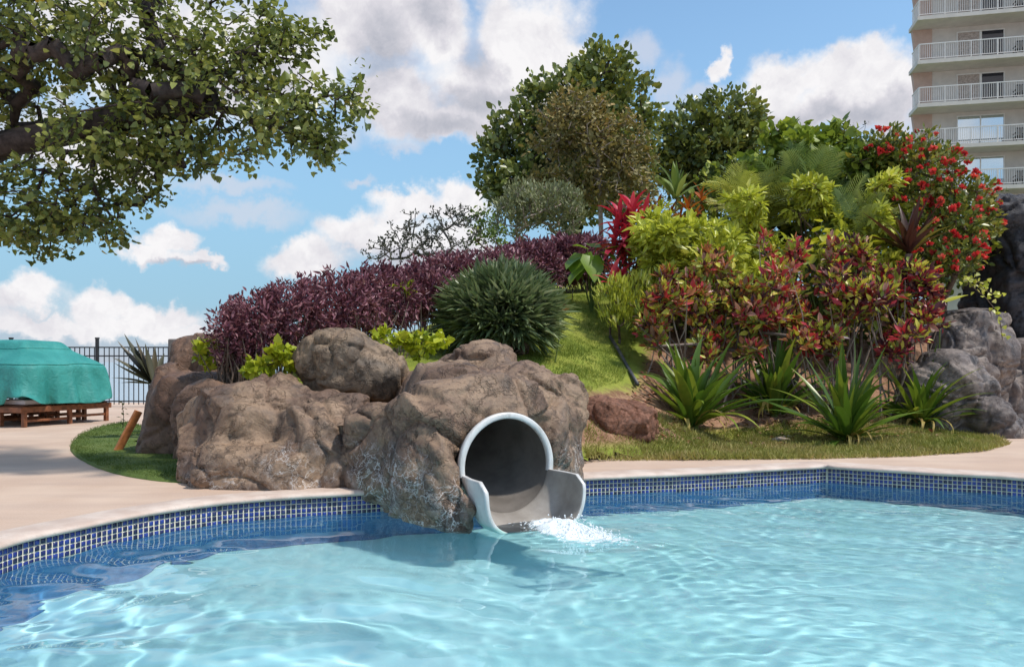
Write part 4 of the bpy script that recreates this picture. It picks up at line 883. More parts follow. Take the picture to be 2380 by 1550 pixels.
# ------------------------------------------------------------------ shrubs of the mound
def build_shrubs():
    # purple hedge climbing along the ridge
    path = [(545, 775, 10.4, 45, 75), (600, 765, 10.6, 70, 85), (690, 735, 10.9, 90, 85), (790, 715, 11.5, 100, 80), (880, 695, 12.2, 100, 72), (970, 680, 13.2, 100, 68), (1060, 655, 14.5, 100, 60), (1150, 640, 16, 90, 58), (1230, 620, 17.3, 80, 55), (1310, 605, 18.5, 75, 52), (1370, 600, 19.2, 45, 50)]
    ells = [E(x, y, d, rx, ry, .55) for x, y, d, rx, ry in path]
    b = np.array([-2.6, 11.2, 1.1])
    T = OVAL(.17, .08, .15)
    root = thing('purple_hedge', 'long dark purple hedge climbing the ridge behind the rocks', 'hedge', b)
    C, O = sample(ells, 3000, .25)
    n = len(C)*13; P = np.repeat(C, 13, 0)+rv(n)*(rng.random(n)**.5)[:, None]*.12; Oo = np.repeat(O, 13, 0)
    Sz = .095*(1+.3*rng.normal(size=n)).clip(.5, 1.6)*np.interp(P[:, 1], [10, 19], [.8, 1.35]); tint = .5*np.repeat(rng.random(len(C)), 13)+.5*rng.random(n)
    V, Fq = leaves(P-b, Oo*.55+rv(n)*.8+np.array([0, 0, .35]), np.array([0, 0, .4])+rv(n), Sz, T)
    part('foliage', mesh_np('foliage', V, Fq, L_purp, np.repeat(tint, 2)), root, None, 'stuff')
    mb = MB()
    for k in range(420):
        i = random.randrange(len(ells)); c, r_ = ells[i]; x = c[0]+gf(0, .6)*r_[0]; y = c[1]+gf(0, .4)*r_[1]; z0 = float(hgt(x, y)[0])
        mb.tube([(x, y, z0), (x+gf(0, .06), y+gf(0, .06), (z0*.6+c[2]*.4)), (x+gf(0, .12), y+gf(0, .12), c[2]-.15*r_[2])], [.012, .01, .006], 4)
    part('stems', mb.mesh('stems', M_bark, b), root, None, 'stuff')
    # lime foliage plants tucked against the rocks
    for (lab, es, nc) in [('lime yellow plant at the left foot of the purple hedge', [E(480, 825, 10.3, 22, 30, .15)], 26),
                          ('lime yellow plant left of the perched tan boulder', [E(655, 835, 9.6, 24, 34, .15), E(605, 855, 9.6, 40, 18, .15)], 46),
                          ('lime yellow plant behind the perched boulder top', [E(880, 780, 10.4, 18, 14, .12), E(925, 795, 10.4, 25, 12, .12)], 30),
                          ('lime yellow plant above the slide rock', [E(975, 803, 10.5, 32, 22, .2), E(1020, 790, 10.7, 22, 14, .15)], 40)]:
        c = es[0][0]; b = np.array([c[0], c[1], c[2]-es[0][1][2]*1.2])
        plant('lime_plant', lab, 'plant', b, es, nc, 7, .085, HEART(.45), L_lime, M_bark, .07, 'lime plants among the rocks', .01, .004, .3, .6, .7, None, .4, .3, 0, .5)
    c = D(940, 668, 12.0)
    plant('lime_plant', 'tiny pale green sprig on top of the purple hedge', 'plant', c-(0, 0, .25), [(c, np.array([.12, .1, .06]))], 6, 5, .09, HEART(.45), L_lime, M_bark, .05, 'lime plants among the rocks', .008, .004)
    # blue green spiky bush (its largest leaves are single parts)
    b = np.array([D(1175, 815, 12.5)[0], 12.5, 1.36])
    root = thing('spiky_bush', 'dense blue green bush of narrow leaves in the middle of the lawn', 'bush', b)
    c0 = D(1170, 735, 12.5); rr = np.array([.88, .8, .60])
    T = OVAL(.068, .02, .10); Ps = []; Ds = []; Ts = []
    for k in range(560):
        u = rv(1)[0]; 
        if u[2] < -.75: u[2] = -u[2]
        s = rng.random()**.3; p = c0+u*rr*s*.86; ax = nrm(u*np.array([.9, .9, .75])+np.array([0, 0, .32])); m = 17
        Ds.append(ax*.95+rv(m)*.55); Ps.append(np.repeat([p], m, 0)+rv(m)*.03); Ts.append(.5*rng.random()+.5*rng.random(m))
    Ps = np.vstack(Ps); Ds = nrm(np.vstack(Ds)); Ts = np.concatenate(Ts); Sz = .36*(1+.25*rng.normal(size=len(Ps))).clip(.5, 1.5)
    Nn = np.array([0, 0, 1.])+rv(len(Ps))*.4
    key = np.argsort(Ps[:, 1]+rng.normal(size=len(Ps))*.1); big, rest = key[:280], key[280:]
    V, Fq = leaves(Ps[rest]-b, Ds[rest], Nn[rest], Sz[rest], T)
    part('foliage', mesh_np('foliage', V, Fq, L_pleo, np.repeat(Ts[rest], 2)), root, None, 'stuff')
    lm = mesh_np('leaf', T[0], T[1], L_pleoo)
    for i in big:
        d = Vector(Ds[i]); x = d.cross(Vector(Nn[i])).normalized(); z = x.cross(d); s = float(Sz[i])
        o = bpy.data.objects.new('leaf', lm); COL.objects.link(o); o.parent = root; p = Ps[i]-b
        o.matrix_basis = Matrix(((x.x*s, d.x*s, z.x*s, p[0]), (x.y*s, d.y*s, z.y*s, p[1]), (x.z*s, d.z*s, z.z*s, p[2]), (0, 0, 0, 1)))
    mb = MB()
    for k in range(40):
        u = rv(1)[0]; u[2] = abs(u[2]); mb.tube([b+(gf(0, .08), gf(0, .08), -.08), b+(u*rr*.4), c0+u*rr*.6], [.02, .014, .008], 5)
    part('stem', mb.mesh('stem', M_bark, b), root)
    # bird of paradise bloom beside it
    fb = D(1290, 770, 12.3); fb[2] = hgt(fb[0], fb[1])[0]
    root = thing('orange_flower_plant', 'orange bird of paradise bloom right of the spiky bush', 'flower', fb)
    mb = MB(); tp = D(1305, 722, 12.3); mb.tube([fb, (fb+tp)/2+(.02, 0, 0), tp], [.012, .01, .008], 5); part('stem', mb.mesh('stem', M_lawn2, fb), root)
    pm = leaf_strip('petal', L_orng, .16, .022, 4, .3, .3)
    for k in range(7): place(pm, root, R(-70+gf(0, 40)), R(random.uniform(10, 75)), random.uniform(.8, 1.2), tp-fb, name='petal')
    # crotons with bare stems
    g = 'croton shrubs along the bed'
    spec = [('red and yellow leafed croton shrub at the left end of the bed', 1585, 13.6, [E(1570, 735, 13.6, 75, 60, .5), E(1610, 680, 13.8, 85, 55, .5), E(1560, 800, 13.6, 50, 55, .35)]),
            ('maroon croton shrub behind the first strappy plant', 1691, 13.9, [E(1690, 700, 14, 90, 60, .5), E(1660, 760, 13.8, 50, 50, .4), E(1730, 660, 14, 45, 40, .35), E(1720, 790, 13.7, 40, 45, .3)]),
            ('tall croton shrub with many crimson leaves in the middle of the bed', 1817, 13.8, [E(1810, 690, 14, 95, 60, .5), E(1850, 625, 14.2, 55, 45, .35), E(1830, 760, 13.8, 70, 40, .4), E(1790, 650, 14, 40, 45, .3)]),
            ('croton shrub with purple top and yellow sprigs right of the middle', 1953, 13.9, [E(1945, 690, 14, 95, 65, .5), E(1990, 635, 14.2, 45, 45, .3), E(1920, 630, 14.2, 40, 45, .3), E(1960, 770, 13.8, 70, 50, .4)]),
            ('dark red croton shrub beside the pale grey rock', 2099, 14.1, [E(2090, 700, 14.3, 90, 65, .5), E(2080, 790, 14, 80, 60, .45), E(2150, 725, 14.2, 50, 50, .35), E(2060, 650, 14.2, 40, 40, .3)])]
    def lumps(x0, x1, y0, y1, d, n, r, rd=.3, dd=.3):
        return [E(x0+(x1-x0)*random.random(), y0+(y1-y0)*random.random(), d+gf(0, dd), r*random.uniform(.7, 1.3), r*random.uniform(.6, 1.15), rd) for _ in range(n)]
    for q in range(5):
        x = spec[q][1]; spec[q] = (spec[q][0], x, spec[q][2], lumps(x-75, x+75, [690, 650, 640, 640, 670][q], 755, 14, 9, 40)+lumps(x-60, x+60, 775, 830, 13.8, 3, 28)+[E(x+gf(0, 45), [655, 620, 585, 600, 640][q]+gf(0, 14), 14.1, 22, 34, .2) for _ in range(3)])
    for lab, x, d, es in spec:
        b = np.array([(x-CX)/F*d, d, float(hgt((x-CX)/F*d, d)[0])-.03])
        root = plant('croton_shrub', lab, 'shrub', b, es, 235, 13, .13, OVAL(.22, .06, .14), L_crot[int(x) % 5], plain('croton_stem', (.21, .16, .13), .8, .3, 14), .16, g, .035, .007, .55, .3, .35, [b, b+(gf(0, .05), gf(0, .05), .12)], .5, .35, 0, .9, tintmix=.55, ros=1.)
        # extra stems from the ground
        mb = MB()
        for k in range(16):
            c, r_ = es[random.randrange(len(es))]; q = b+(gf(0, .38), gf(0, .18), -.02); e_ = c+np.array([gf(0, .6), gf(0, .4), gf(-.1, .4)])*r_
            mb.tube([q, q*.65+e_*.35+(gf(0, .08), gf(0, .08), .05), q*.3+e_*.7+(gf(0, .08), 0, 0), e_], [.018, .015, .011, .006], 5)
        part('stems', mb.mesh('stems', plain('croton_stem', (.24, .19, .155), .8, .3, 14), b), root, None, 'stuff')
    # green filler behind
    es = [E(1560, 640, 18.5, 110, 130, .8), E(1720, 540, 19, 140, 170, .9), E(1900, 500, 19, 150, 160, .9), E(2080, 520, 18.5, 130, 170, .9), E(2200, 560, 18, 90, 120, .7), E(1950, 720, 16.5, 260, 80, .5), E(1650, 740, 16.5, 150, 80, .5)]
    C, O = sample(es, 1500, .3); n = len(C)*9
    P = np.repeat(C, 9, 0)+rv(n)*.22; V, Fq = leaves(P, np.repeat(O, 9, 0)*.5+rv(n)*.8+np.array([0, 0, .3]), rv(n)*.7+np.array([0, 0, .7]), .17*(1+.3*rng.normal(size=n)).clip(.4, 1.6), OVAL(.3))
    tag(link('undergrowth', mesh_np('undergrowth', V, Fq, L_under, np.repeat(rng.random(n), 2))), 'dark green undergrowth filling the bed behind the bright shrubs', 'undergrowth', None, 'stuff')
    def hb(x, d): X = (x-CX)/F*d; return np.array([X, d, float(hgt(X, d)[0])-.03])
    # bright shrubs
    plant('variegated_shrub', 'bright yellow green variegated shrub right of the red leafed plant', 'shrub', hb(1590, 16), lumps(1500, 1760, 520, 690, 15.7, 26, 42, .35, .35)+[E(1600, 610, 15.9, 90, 65, .5), E(1700, 600, 16, 80, 65, .5)], 480, 15, .17, OVAL(.2, .05, .25), L_ylw, M_bark, .2, None, .05, .008, .1, .4, .35, None, .35, .3, .1, .5, ros=1.)
    plant('variegated_shrub', 'yellow flecked shrub filling the middle of the tall planting', 'shrub', hb(1820, 16.8), lumps(1730, 2100, 430, 640, 16.3, 24, 40, .3, .5), 440, 14, .15, OVAL(.2, .05, .25), L_ylw, M_bark, .2, None, .04, .008, .1, .4, .35, None, .4, .35, .1, .5, ros=1.)
    plant('narrow_leaf_shrub', 'yellow green narrow leafed shrub below the small red plant', 'shrub', hb(1440, 14.9), [E(1430, 700, 14.8, 42, 55, .3), E(1480, 700, 15, 50, 60, .35), E(1450, 740, 14.7, 50, 30, .3)], 130, 14, .13, OVAL(.10, .03, .1), L_ylw, M_bark, .12, None, .025, .006, .9, .4, .4, None, .4, .3, 0, .6)
    plant('round_leaf_shrub', 'tall shrub with round light green leaves against the clouds', 'shrub', hb(1800, 18.8), lumps(1740, 1990, 315, 430, 18.4, 20, 38, .35, .4), 330, 10, .16, HEART(.5), L_rnd, M_bark, .22, None, .05, .01, .3, .6, .6, None, .45, .3, .3, .7)
    plant('light_green_shrub', 'light green shrub with orange tips left of the red flowering shrub', 'shrub', hb(2090, 17), lumps(1985, 2085, 360, 500, 16.9, 14, 34, .35, .3), 320, 11, .15, OVAL(.3, .05, .12), leafmat('light_tipped_leaf', [(0, (.05, .09, .02)), (.5, (.14, .20, .03)), (.85, (.30, .34, .05)), (.95, (.42, .26, .05)), (1, (.5, .2, .05))], .4, .3), M_bark, .2, None, .04, .008, .3, .6, .6, None, .4, .3, .15, .6)
    # red flowering shrub with flower heads as parts
    es = [E(2120, 355, 16.4, 75, 45, .45), E(2160, 400, 16.3, 85, 60, .5), E(2240, 470, 16.5, 75, 70, .5), E(2200, 540, 16, 90, 70, .5), E(2230, 600, 15.6, 55, 50, .4), E(2160, 610, 15.6, 60, 45, .4), E(2055, 335, 16.5, 40, 38, .3), E(2100, 450, 16.2, 45, 45, .35), E(2290, 520, 16.4, 35, 40, .3)]
    b = hb(2190, 16.6)
    root = plant('flowering_shrub', 'red flowering shrub in front of the hotel tower', 'shrub', b, es, 420, 12, .11, OVAL(.27, .05, .1), L_ixo, M_bark, .18, None, .06, .008, .35, .6, .6, None, .35, .3, .1, .5)
    fm = []
    for v in range(3):
        n = 24; u = rv(n); u[:, 2] = np.abs(u[:, 2])*.8; Tv, Tf = OVAL(.34); V, Fq = leaves(np.zeros((n, 3)), u, rv(n), rng.uniform(.06, .095, n), (Tv, Tf))
        Fq = np.where(Fq % 6 == 0, 0, Fq); fm.append(mesh_np('flower', V, Fq, M_flow))
    C, O = sample(es, 900, .08); front = (O[:, 1] < .25) & (O[:, 2] > -.6); C, O = C[front][:150], O[front][:150]
    for c, o_ in zip(C, O):
        o = link('flower', random.choice(fm), root); o.location = Vector(c+o_*.06-b); s = random.uniform(.75, 1.35); o.scale = (s, s, s); o.rotation_euler = (gf(0, .4), gf(0, .4), random.uniform(0, 6))
    plant('wispy_shrub', 'thin grey twiggy shrub sticking up between the green and red shrubs', 'shrub', hb(1990, 18.5), [E(1990, 320, 18.5, 40, 35, .3), E(1960, 310, 18.5, 30, 20, .3)], 70, 3, .05, OVAL(.3), L_bare, M_bark, .08, None, .02, .005, .4, .5, .7, None, .6, .3, 0, 1)
    # pinnate fronds, each a part
    def frond(mat, ln=1.5, nl=24, w=.03, ll=.42, bend=1.0):
        V = []; Fc = []; y = z = 0.; pts = []
        for i in range(nl+1):
            t = i/nl; a = .15-bend*t*t; pts.append((y, z, a)); y += ln/nl*math.cos(a); z += ln/nl*math.sin(a)
        for i, (y, z, a) in enumerate(pts):
            t = i/nl
            b0 = len(V); V += [(-.008*(1-t*.7), y, z), (.008*(1-t*.7), y, z), (0, y, z-.012)]
            if i: Fc += [(b0-3, b0-2, b0+1, b0), (b0-2, b0-1, b0+2, b0+1)]
        for i, (y, z, a) in enumerate(pts):
            t = i/nl
            if t < .18: continue
            L_ = ll*(math.sin(math.pi*min(1, .18+t*.8))**.7)
            for s in (-1, 1):
                b0 = len(V); fy = .55+.5*t; dz = -.10*L_+gf(0, .03)
                p1 = (s*L_*.45, y+L_*.45*fy, z+.05*L_); p2 = (s*L_*.86, y+L_*.86*fy, z+dz-.12*L_)
                V += [(0, y-w*.3, z), (0, y+w*.5, z+.004), (p1[0], p1[1]-w*.55, p1[2]), (p1[0], p1[1]+w*.55, p1[2]+.01), p2]
                Fc += [(b0, b0+1, b0+3, b0+2), (b0+2, b0+3, b0+4, b0+4)]
        me = bpy.data.meshes.new('frond'); me.from_pydata(V, [], [f if f[2] != f[3] else f[:3] for f in Fc]); me.materials.append(mat); return me
    def palm(name, label, x, d, zt, n, mat, ln, ll=.42, w=.03, lo=15, hi=80, spread=.25):
        b = hb(x, d); root = thing(name, label, 'palm', b); fs = [frond(mat, ln*q, 22, w, ll, bd) for q, bd in ((1, .9), (.9, 1.3), (1.1, .6))]
        mb = MB()
        for k in range(5):
            a = random.uniform(0, 6.28); q = b+(math.cos(a)*spread*.4, math.sin(a)*spread*.4, 0); tpz = zt+gf(0, .15)
            mb.tube([q, q+(gf(0, .04), gf(0, .04), (tpz-b[2])*.5), (b[0]+math.cos(a)*spread, b[1]+math.sin(a)*spread, tpz)], [.03, .025, .018], 6)
        part('stem', mb.mesh('stem', M_bark, b), root)
        for k in range(n):
            a = 2.4*k+gf(0, .3); t = R(lo+(hi-lo)*random.random()); place(random.choice(fs), root, a, t, random.uniform(.8, 1.1), (gf(0, spread), gf(0, spread), zt-b[2]+gf(0, .2)), gf(0, .3), 'frond')
        return root
    palm('fan_palm', 'yellow green feathery palm left of centre in the tall planting', 1740, 17.3, D(1740, 520, 17.3)[2], 34, L_palm, 1.25, .40, .028)
    palm('fan_palm', 'deep green feathery palm in the middle of the tall planting', 1880, 17.0, D(1880, 490, 17)[2], 34, L_palmd, 1.25, .42, .03)
    palm('fan_palm', 'small yellowish palm behind the croton shrubs', 1620, 15.9, D(1640, 640, 15.9)[2], 20, L_palm, 1.0, .36, .028)
    palm('fan_palm', 'dark green palm fronds beside the bromeliad', 1990, 16.2, D(1990, 560, 16.2)[2], 22, L_palmd, .95, .36, .026)
    # golden large leaved plant
    b = hb(1930, 15.6); root = thing('golden_leaf_plant', 'plant with large golden yellow leaves above the croton shrubs', 'plant', b)
    Th = HEART(.42); lm = [mesh_np('leaf', np.array([(0, 0, 0), (.28, .05, .05), (.42, .3, .06), (.3, .65, 0), (0, 1, -.14), (-.3, .65, 0), (-.42, .3, .06), (-.28, .05, .05), (0, .5, -.03)])*q, [(0, 1, 2, 8), (8, 2, 3, 4), (8, 4, 5, 6), (0, 8, 6, 7)], L_poth) for q in (.21, .28)]
    mb = MB()
    for k in range(110):
        p = D(random.gauss(1935, 38), random.gauss(580, 30), 15.5+gf(0, .2)); mb.tube([b, (b+p)/2+(gf(0, .05), 0, -.1), p], [.01, .008, .006], 4)
        place(random.choice(lm), root, R(180+gf(0, 60)), R(gf(-25, 30)), random.uniform(.7, 1.1), p-b, gf(0, .4))
    part('stem', mb.mesh('stem', M_lawn2, b), root)
    # red ti plants
    def ti(name, label, x, d, heads, mat, ln, w, per=15, lo=0, hi=80, cat='plant', bend=.7):
        b = hb(x, d); root = thing(name, label, cat, b); lms = [leaf_strip('leaf', mat, ln*q, w*q, 6, bd, .35, 1, .45) for q, bd in ((1, bend), (.85, bend*.5), (1.1, bend*1.4))]
        mb = MB()
        for hx, hy in heads:
            p = D(hx, hy, d+gf(0, .1)); mb.tube([b+(gf(0, .08), gf(0, .08), 0), (b+p)/2+(gf(0, .04), 0, 0), p], [.018, .015, .012], 5)
            for k in range(per):
                place(random.choice(lms), root, 2.4*k+gf(0, .2), R(lo+(hi-lo)*(k/per)+gf(0, 6)), random.uniform(.8, 1.1), p-b+np.array([0, 0, (k/per-.5)*.18]), gf(0, .2))
        part('stem', mb.mesh('stem', M_bark, b), root); return root
    ti('red_ti_plant', 'tall crimson red leafed plant standing on the mound', 1455, 16.4, [(1440, 515), (1472, 525), (1492, 545), (1432, 560), (1465, 580), (1485, 600), (1455, 550), (1445, 605), (1500, 520), (1470, 500), (1455, 580), (1480, 560)], L_red, .52, .06, 18, -30, 82)
    ti('red_ti_plant', 'small bright red leafed plant below the tall crimson one', 1427, 15.2, [(1425, 655), (1442, 662)], L_red, .40, .05, 17, 5, 85)
    ti('red_ti_plant', 'orange leafed plant behind the yellow green variegated shrub', 1580, 18, [(1530, 490), (1560, 505), (1600, 490), (1630, 465), (1580, 520), (1615, 515)], L_orng, .40, .045, 13, -20, 80)
    ti('sword_leaf_plant', 'tall pale green sword leafed plant among the orange leaves', 1570, 17.9, [(1572, 455)], L_sword, .78, .06, 18, 25, 88, 'plant', .5)
    # bromeliad
    b = hb(2115, 15.1); p = D(2112, 590, 15.1); root = thing('bromeliad', 'large bromeliad with dark maroon sword leaves left of the red flowers', 'plant', b)
    mb = MB(); mb.tube([b, (b+p)/2, p], [.06, .06, .07], 8); part('stem', mb.mesh('stem', M_bark, b), root)
    lms = [leaf_strip('leaf', L_brom, q, .085, 8, bd, .45, .8, .35) for q, bd in ((1.05, .35), (.95, .7), (1.15, .2))]
    for k in range(22): place(random.choice(lms), root, 2.4*k+gf(0, .2), R(28+50*k/22), random.uniform(.85, 1.1), p-b, gf(0, .15))
    # large leaf green plant
    b = hb(1375, 16.4); p0 = D(1370, 640, 16.4); root = thing('philodendron', 'plant with a broad glossy green leaf left of the red plants', 'plant', b)
    big = mesh_np('leaf', np.array([(0, 0, 0), (.3, -.05, .04), (.46, .25, .05), (.34, .62, .02), (0, 1, -.2), (-.34, .62, .02), (-.46, .25, .05), (-.3, -.05, .04), (0, .5, -.04)])*.55, [(0, 1, 2, 8), (8, 2, 3, 4), (8, 4, 5, 6), (0, 8, 6, 7)], L_phil)
    mb = MB()
    for (x, y, az, tl, s) in [(1355, 590, 150, -55, 1.15), (1372, 595, 200, -60, 1.05), (1395, 585, 230, -20, .8), (1385, 575, 20, 30, .7), (1405, 580, 290, 15, .75), (1365, 578, 70, 25, .6), (1350, 625, 120, -40, .8), (1390, 640, 210, -40, .8), (1340, 600, 130, -30, .7)]:
        q = D(x, y, 16.3+gf(0, .1)); mb.tube([b, (b+q)/2+(gf(0, .05), .05, 0), q], [.018, .014, .008], 5); place(big, root, R(az), R(tl), s, q-b)
    part('stem', mb.mesh('stem', M_lawn2, b), root)
    # pink flowers peeping over the hedge
    c = D(1062, 608, 15.2); plant('pink_flower_plant', 'pink blossoms peeping over the purple hedge', 'flower', c-(0, 0, .3), [(c, np.array([.2, .1, .07]))], 16, 8, .06, OVAL(.4), leafmat('pink_petal', [(0, (.45, .02, .09)), (1, (.6, .06, .16))], .5, .3), M_bark, .05, None, .008, .004)
    # vine hanging over the grey rocks
    b = D(2235, 640, 15.0); root = thing('trailing_vine', 'pale variegated vine trailing over the grey rocks', 'vine', b); mb = MB(); P = []
    for pts in ([(2235, 640), (2270, 660), (2300, 680), (2335, 688)], [(2240, 650), (2290, 690), (2322, 730), (2330, 790)], [(2250, 640), (2275, 655), (2290, 665)]):
        q = [D(x, y, 14.75) for x, y in pts]; mb.tube(q, .008, 4)
        for i in range(len(q)-1):
            for k in range(9): P.append(q[i]+(q[i+1]-q[i])*random.random()+rng.normal(size=3)*.04)
    part('stem', mb.mesh('stem', M_bark, b), root); P = np.array(P); n = len(P)
    V, Fq = leaves(P-b, rv(n)+np.array([0, -.5, 0]), rv(n)+np.array([0, -1., .5]), np.full(n, .085), HEART(.45)); part('foliage', mesh_np('foliage', V, Fq, L_ylw, np.repeat(.3+.7*rng.random(n), 2)), root, None, 'stuff')
    # big lime blade by the rock
    b = hb(2180, 14.2); q = D(2185, 705, 14.2); root = thing('lime_blade_plant', 'single long lime green leaf pointing right over the grey rock', 'plant', b); mb = MB(); mb.tube([b, (b+q)/2, q], .012, 5); part('stem', mb.mesh('stem', M_lawn2, b), root)
    lm = leaf_strip('leaf', L_poth, .6, .06, 6, .2, .3, .8, .4); place(lm, root, R(-80), R(18), 1, q-b, .5); place(lm, root, R(-10), R(50), .6, q-b, .5)
build_shrubs()

# ------------------------------------------------------------------ strap leaved lilies along the bed front
def build_lilies():
    g = 'strap leaved lilies along the front of the bed'
    lms = [leaf_strip('leaf', L_crin, q, .060*w, 10, bd, .30, .9, .4, tw) for q, bd, w, tw in ((1.2, .45, 1, .2), (1.1, .9, 1.1, -.3), (1.3, .25, .9, .1), (.95, 1.3, 1, .3), (1.15, .65, 1.05, -.1))]
    dry = leaf_strip('leaf', L_dry, .75, .04, 9, 2.6, .2, 1, .4, .6)
    for lab, x, y, sc, n, lo, hi in [('largest green strap leaved lily in front of the red lava boulder', 1612, 1022, 1.10, 30, 12, 82), ('darker upright strap leaved lily second from the left, behind a twig', 1800, 1008, 1.0, 26, 22, 86),
                                     ('strap leaved lily third from the left with a white flower at its base', 1965, 1030, .92, 32, 15, 84), ('spreading strap leaved lily beside the grey boulder', 2140, 1008, .90, 32, 8, 80)]:
        p = G(x, y, .03); p[2] = max(.02, float(hgt(p[0], p[1])[0]))
        root = thing('strap_lily', lab, 'plant', p, g); sc *= 1.22; n = int(n*2.2)
        for k in range(n):
            f = k/n; place(random.choice(lms), root, 2.4*k+gf(0, .25), R(lo+(hi-lo)*f**.8+gf(0, 7)), sc*random.uniform(.62, 1.10), (gf(0, .05), gf(0, .05), .02+.05*f), gf(0, .15))
        for k in range(5): place(dry, root, random.uniform(2.2, 4.2), R(random.uniform(20, 45)), sc*random.uniform(.7, 1), (gf(0, .05), gf(0, .05), .05), gf(0, .2))
        mb = MB(); mb.tube([(0, 0, -.05), (0, 0, .12), (0, 0, .25)], [.07, .06, .03], 8); part('bulb_neck', mb.mesh('bulb_neck', M_lawn2), root)
    # spiky dark plant by the fence
    b = np.array([D(355, 890, 12.6)[0], 12.6, .03]); q = D(357, 893, 12.6)
    root = thing('agave', 'spiky dark olive agave between the fence and the brown rocks', 'plant', b)
    mb = MB(); mb.tube([b, q], [.09, .07], 8); part('stem', mb.mesh('stem', M_barkd, b), root)
    l1 = leaf_strip('leaf', L_agav, 1.15, .10, 7, .15, .5, .75, .5); l2 = leaf_strip('leaf', L_agav, 1.05, .09, 7, -.2, .5, .75, .5)
    for az, tl, s in [(84, 44, 1.08), (88, 55, 1.1), (80, 62, .98), (95, 36, .85), (100, 12, .70), (78, 30, .9), (70, 72, .8), (20, 66, .8), (112, 28, .8), (60, 50, .8), (40, 40, .8), (85, 5, .55), (110, 60, .8), (10, 45, .8)]:
        place(random.choice((l1, l2)), root, R(az+gf(0, 4)), R(tl), s*.8*random.uniform(.95, 1.05), q-b, gf(0, .2))
    # sapling by the plank
    b = G(285, 1000); root = thing('sapling', 'tiny thin stemmed sapling left of the leaning plank', 'plant', b); mb = MB(); mb.tube([b, b+(.02, 0, .25), b+(-.01, 0, .52)], .006, 5); part('stem', mb.mesh('stem', M_barkd, b), root)
    lm = mesh_np('leaf', OVAL(.3)[0]*.085, OVAL(.3)[1], L_under)
    me2 = leafmat('sapling_leaf', [(0, (.03, .045, .02)), (1, (.09, .12, .04))], .5, .2, True); lm.materials[0] = me2
    for k in range(15): place(lm, root, random.uniform(0, 6.28), R(gf(10, 40)), random.uniform(.8, 1.2), (gf(0, .03), gf(0, .03), random.uniform(.12, .54)))
build_lilies()

# ------------------------------------------------------------------ grass blades
def blades(name, label, poly, n, h, mat, zf, keep=None):
    lo, hi = poly.min(0), poly.max(0); P = rng.random((n*3, 2))*(hi-lo)+lo; P = P[inside(P, poly)]
    if keep is not None: P = P[keep(P)]
    P = P[:n]; z = zf(P); n = len(P); B = np.c_[P, z-.005]
    d = rv(n)*.75; d[:, 2] = np.abs(d[:, 2])+.5
    T = (np.array([(-.09, 0, 0), (.09, 0, 0), (.05, .6, .0), (0, 1, -.15), (-.05, .6, 0)]), np.array([(0, 1, 2, 4), (4, 2, 3, 3)]))
    tv = np.array([(-.10, 0, 0), (.10, 0, 0), (.02, 1, -.2), (-.02, 1, -.2)]); tf = np.array([(0, 1, 2, 3)])
    ht = h*(.5+rng.random(n))*np.array([.6+.8*abs(mn.noise(Vector((a*1.5, b*1.5, 0)))) for a, b in P])
    V, Fq = leaves(B, d, rv(n), ht, (tv, tf))
    tint = np.array([.5+.8*mn.noise(Vector((a*1.2, b*1.2, 5))) for a, b in P])*.6+.4*rng.random(n)
    tag(link(name, mesh_np(name, V, Fq, mat, tint.clip(0, 1))), label, 'grass', None, 'stuff')
blades('grass', 'short green grass on the small lawn left of the rocks', LAWN, 26000, .035, L_grassl, lambda P: np.full(len(P), .045))
bedp = np.array([(.9, 9.85), (1.2, 10.08), (2.4, 10.18), (4.0, 10.28), (5.3, 10.55), (6.6, 11.12), (7.55, 12.12), (8.05, 13.4), (7.9, 14.2), (5, 13.4), (2.6, 12.6), (1.9, 11.6), (.95, 10.6)])
blades('grass', 'dry yellowish grass along the front of the planted bed', bedp, 52000, .085, L_grass, lambda P: np.maximum(hgt(P[:, 0], P[:, 1]), .012))
slope = np.array([(-.2, 11.2), (1.1, 11.4), (1.75, 12.6), (2.3, 15.0), (2.9, 18.0), (.8, 18), (-.2, 14)])
blades('grass', 'sunlit green grass on the mound slope', slope, 46000, .05, L_slope, lambda P: hgt(P[:, 0], P[:, 1]))

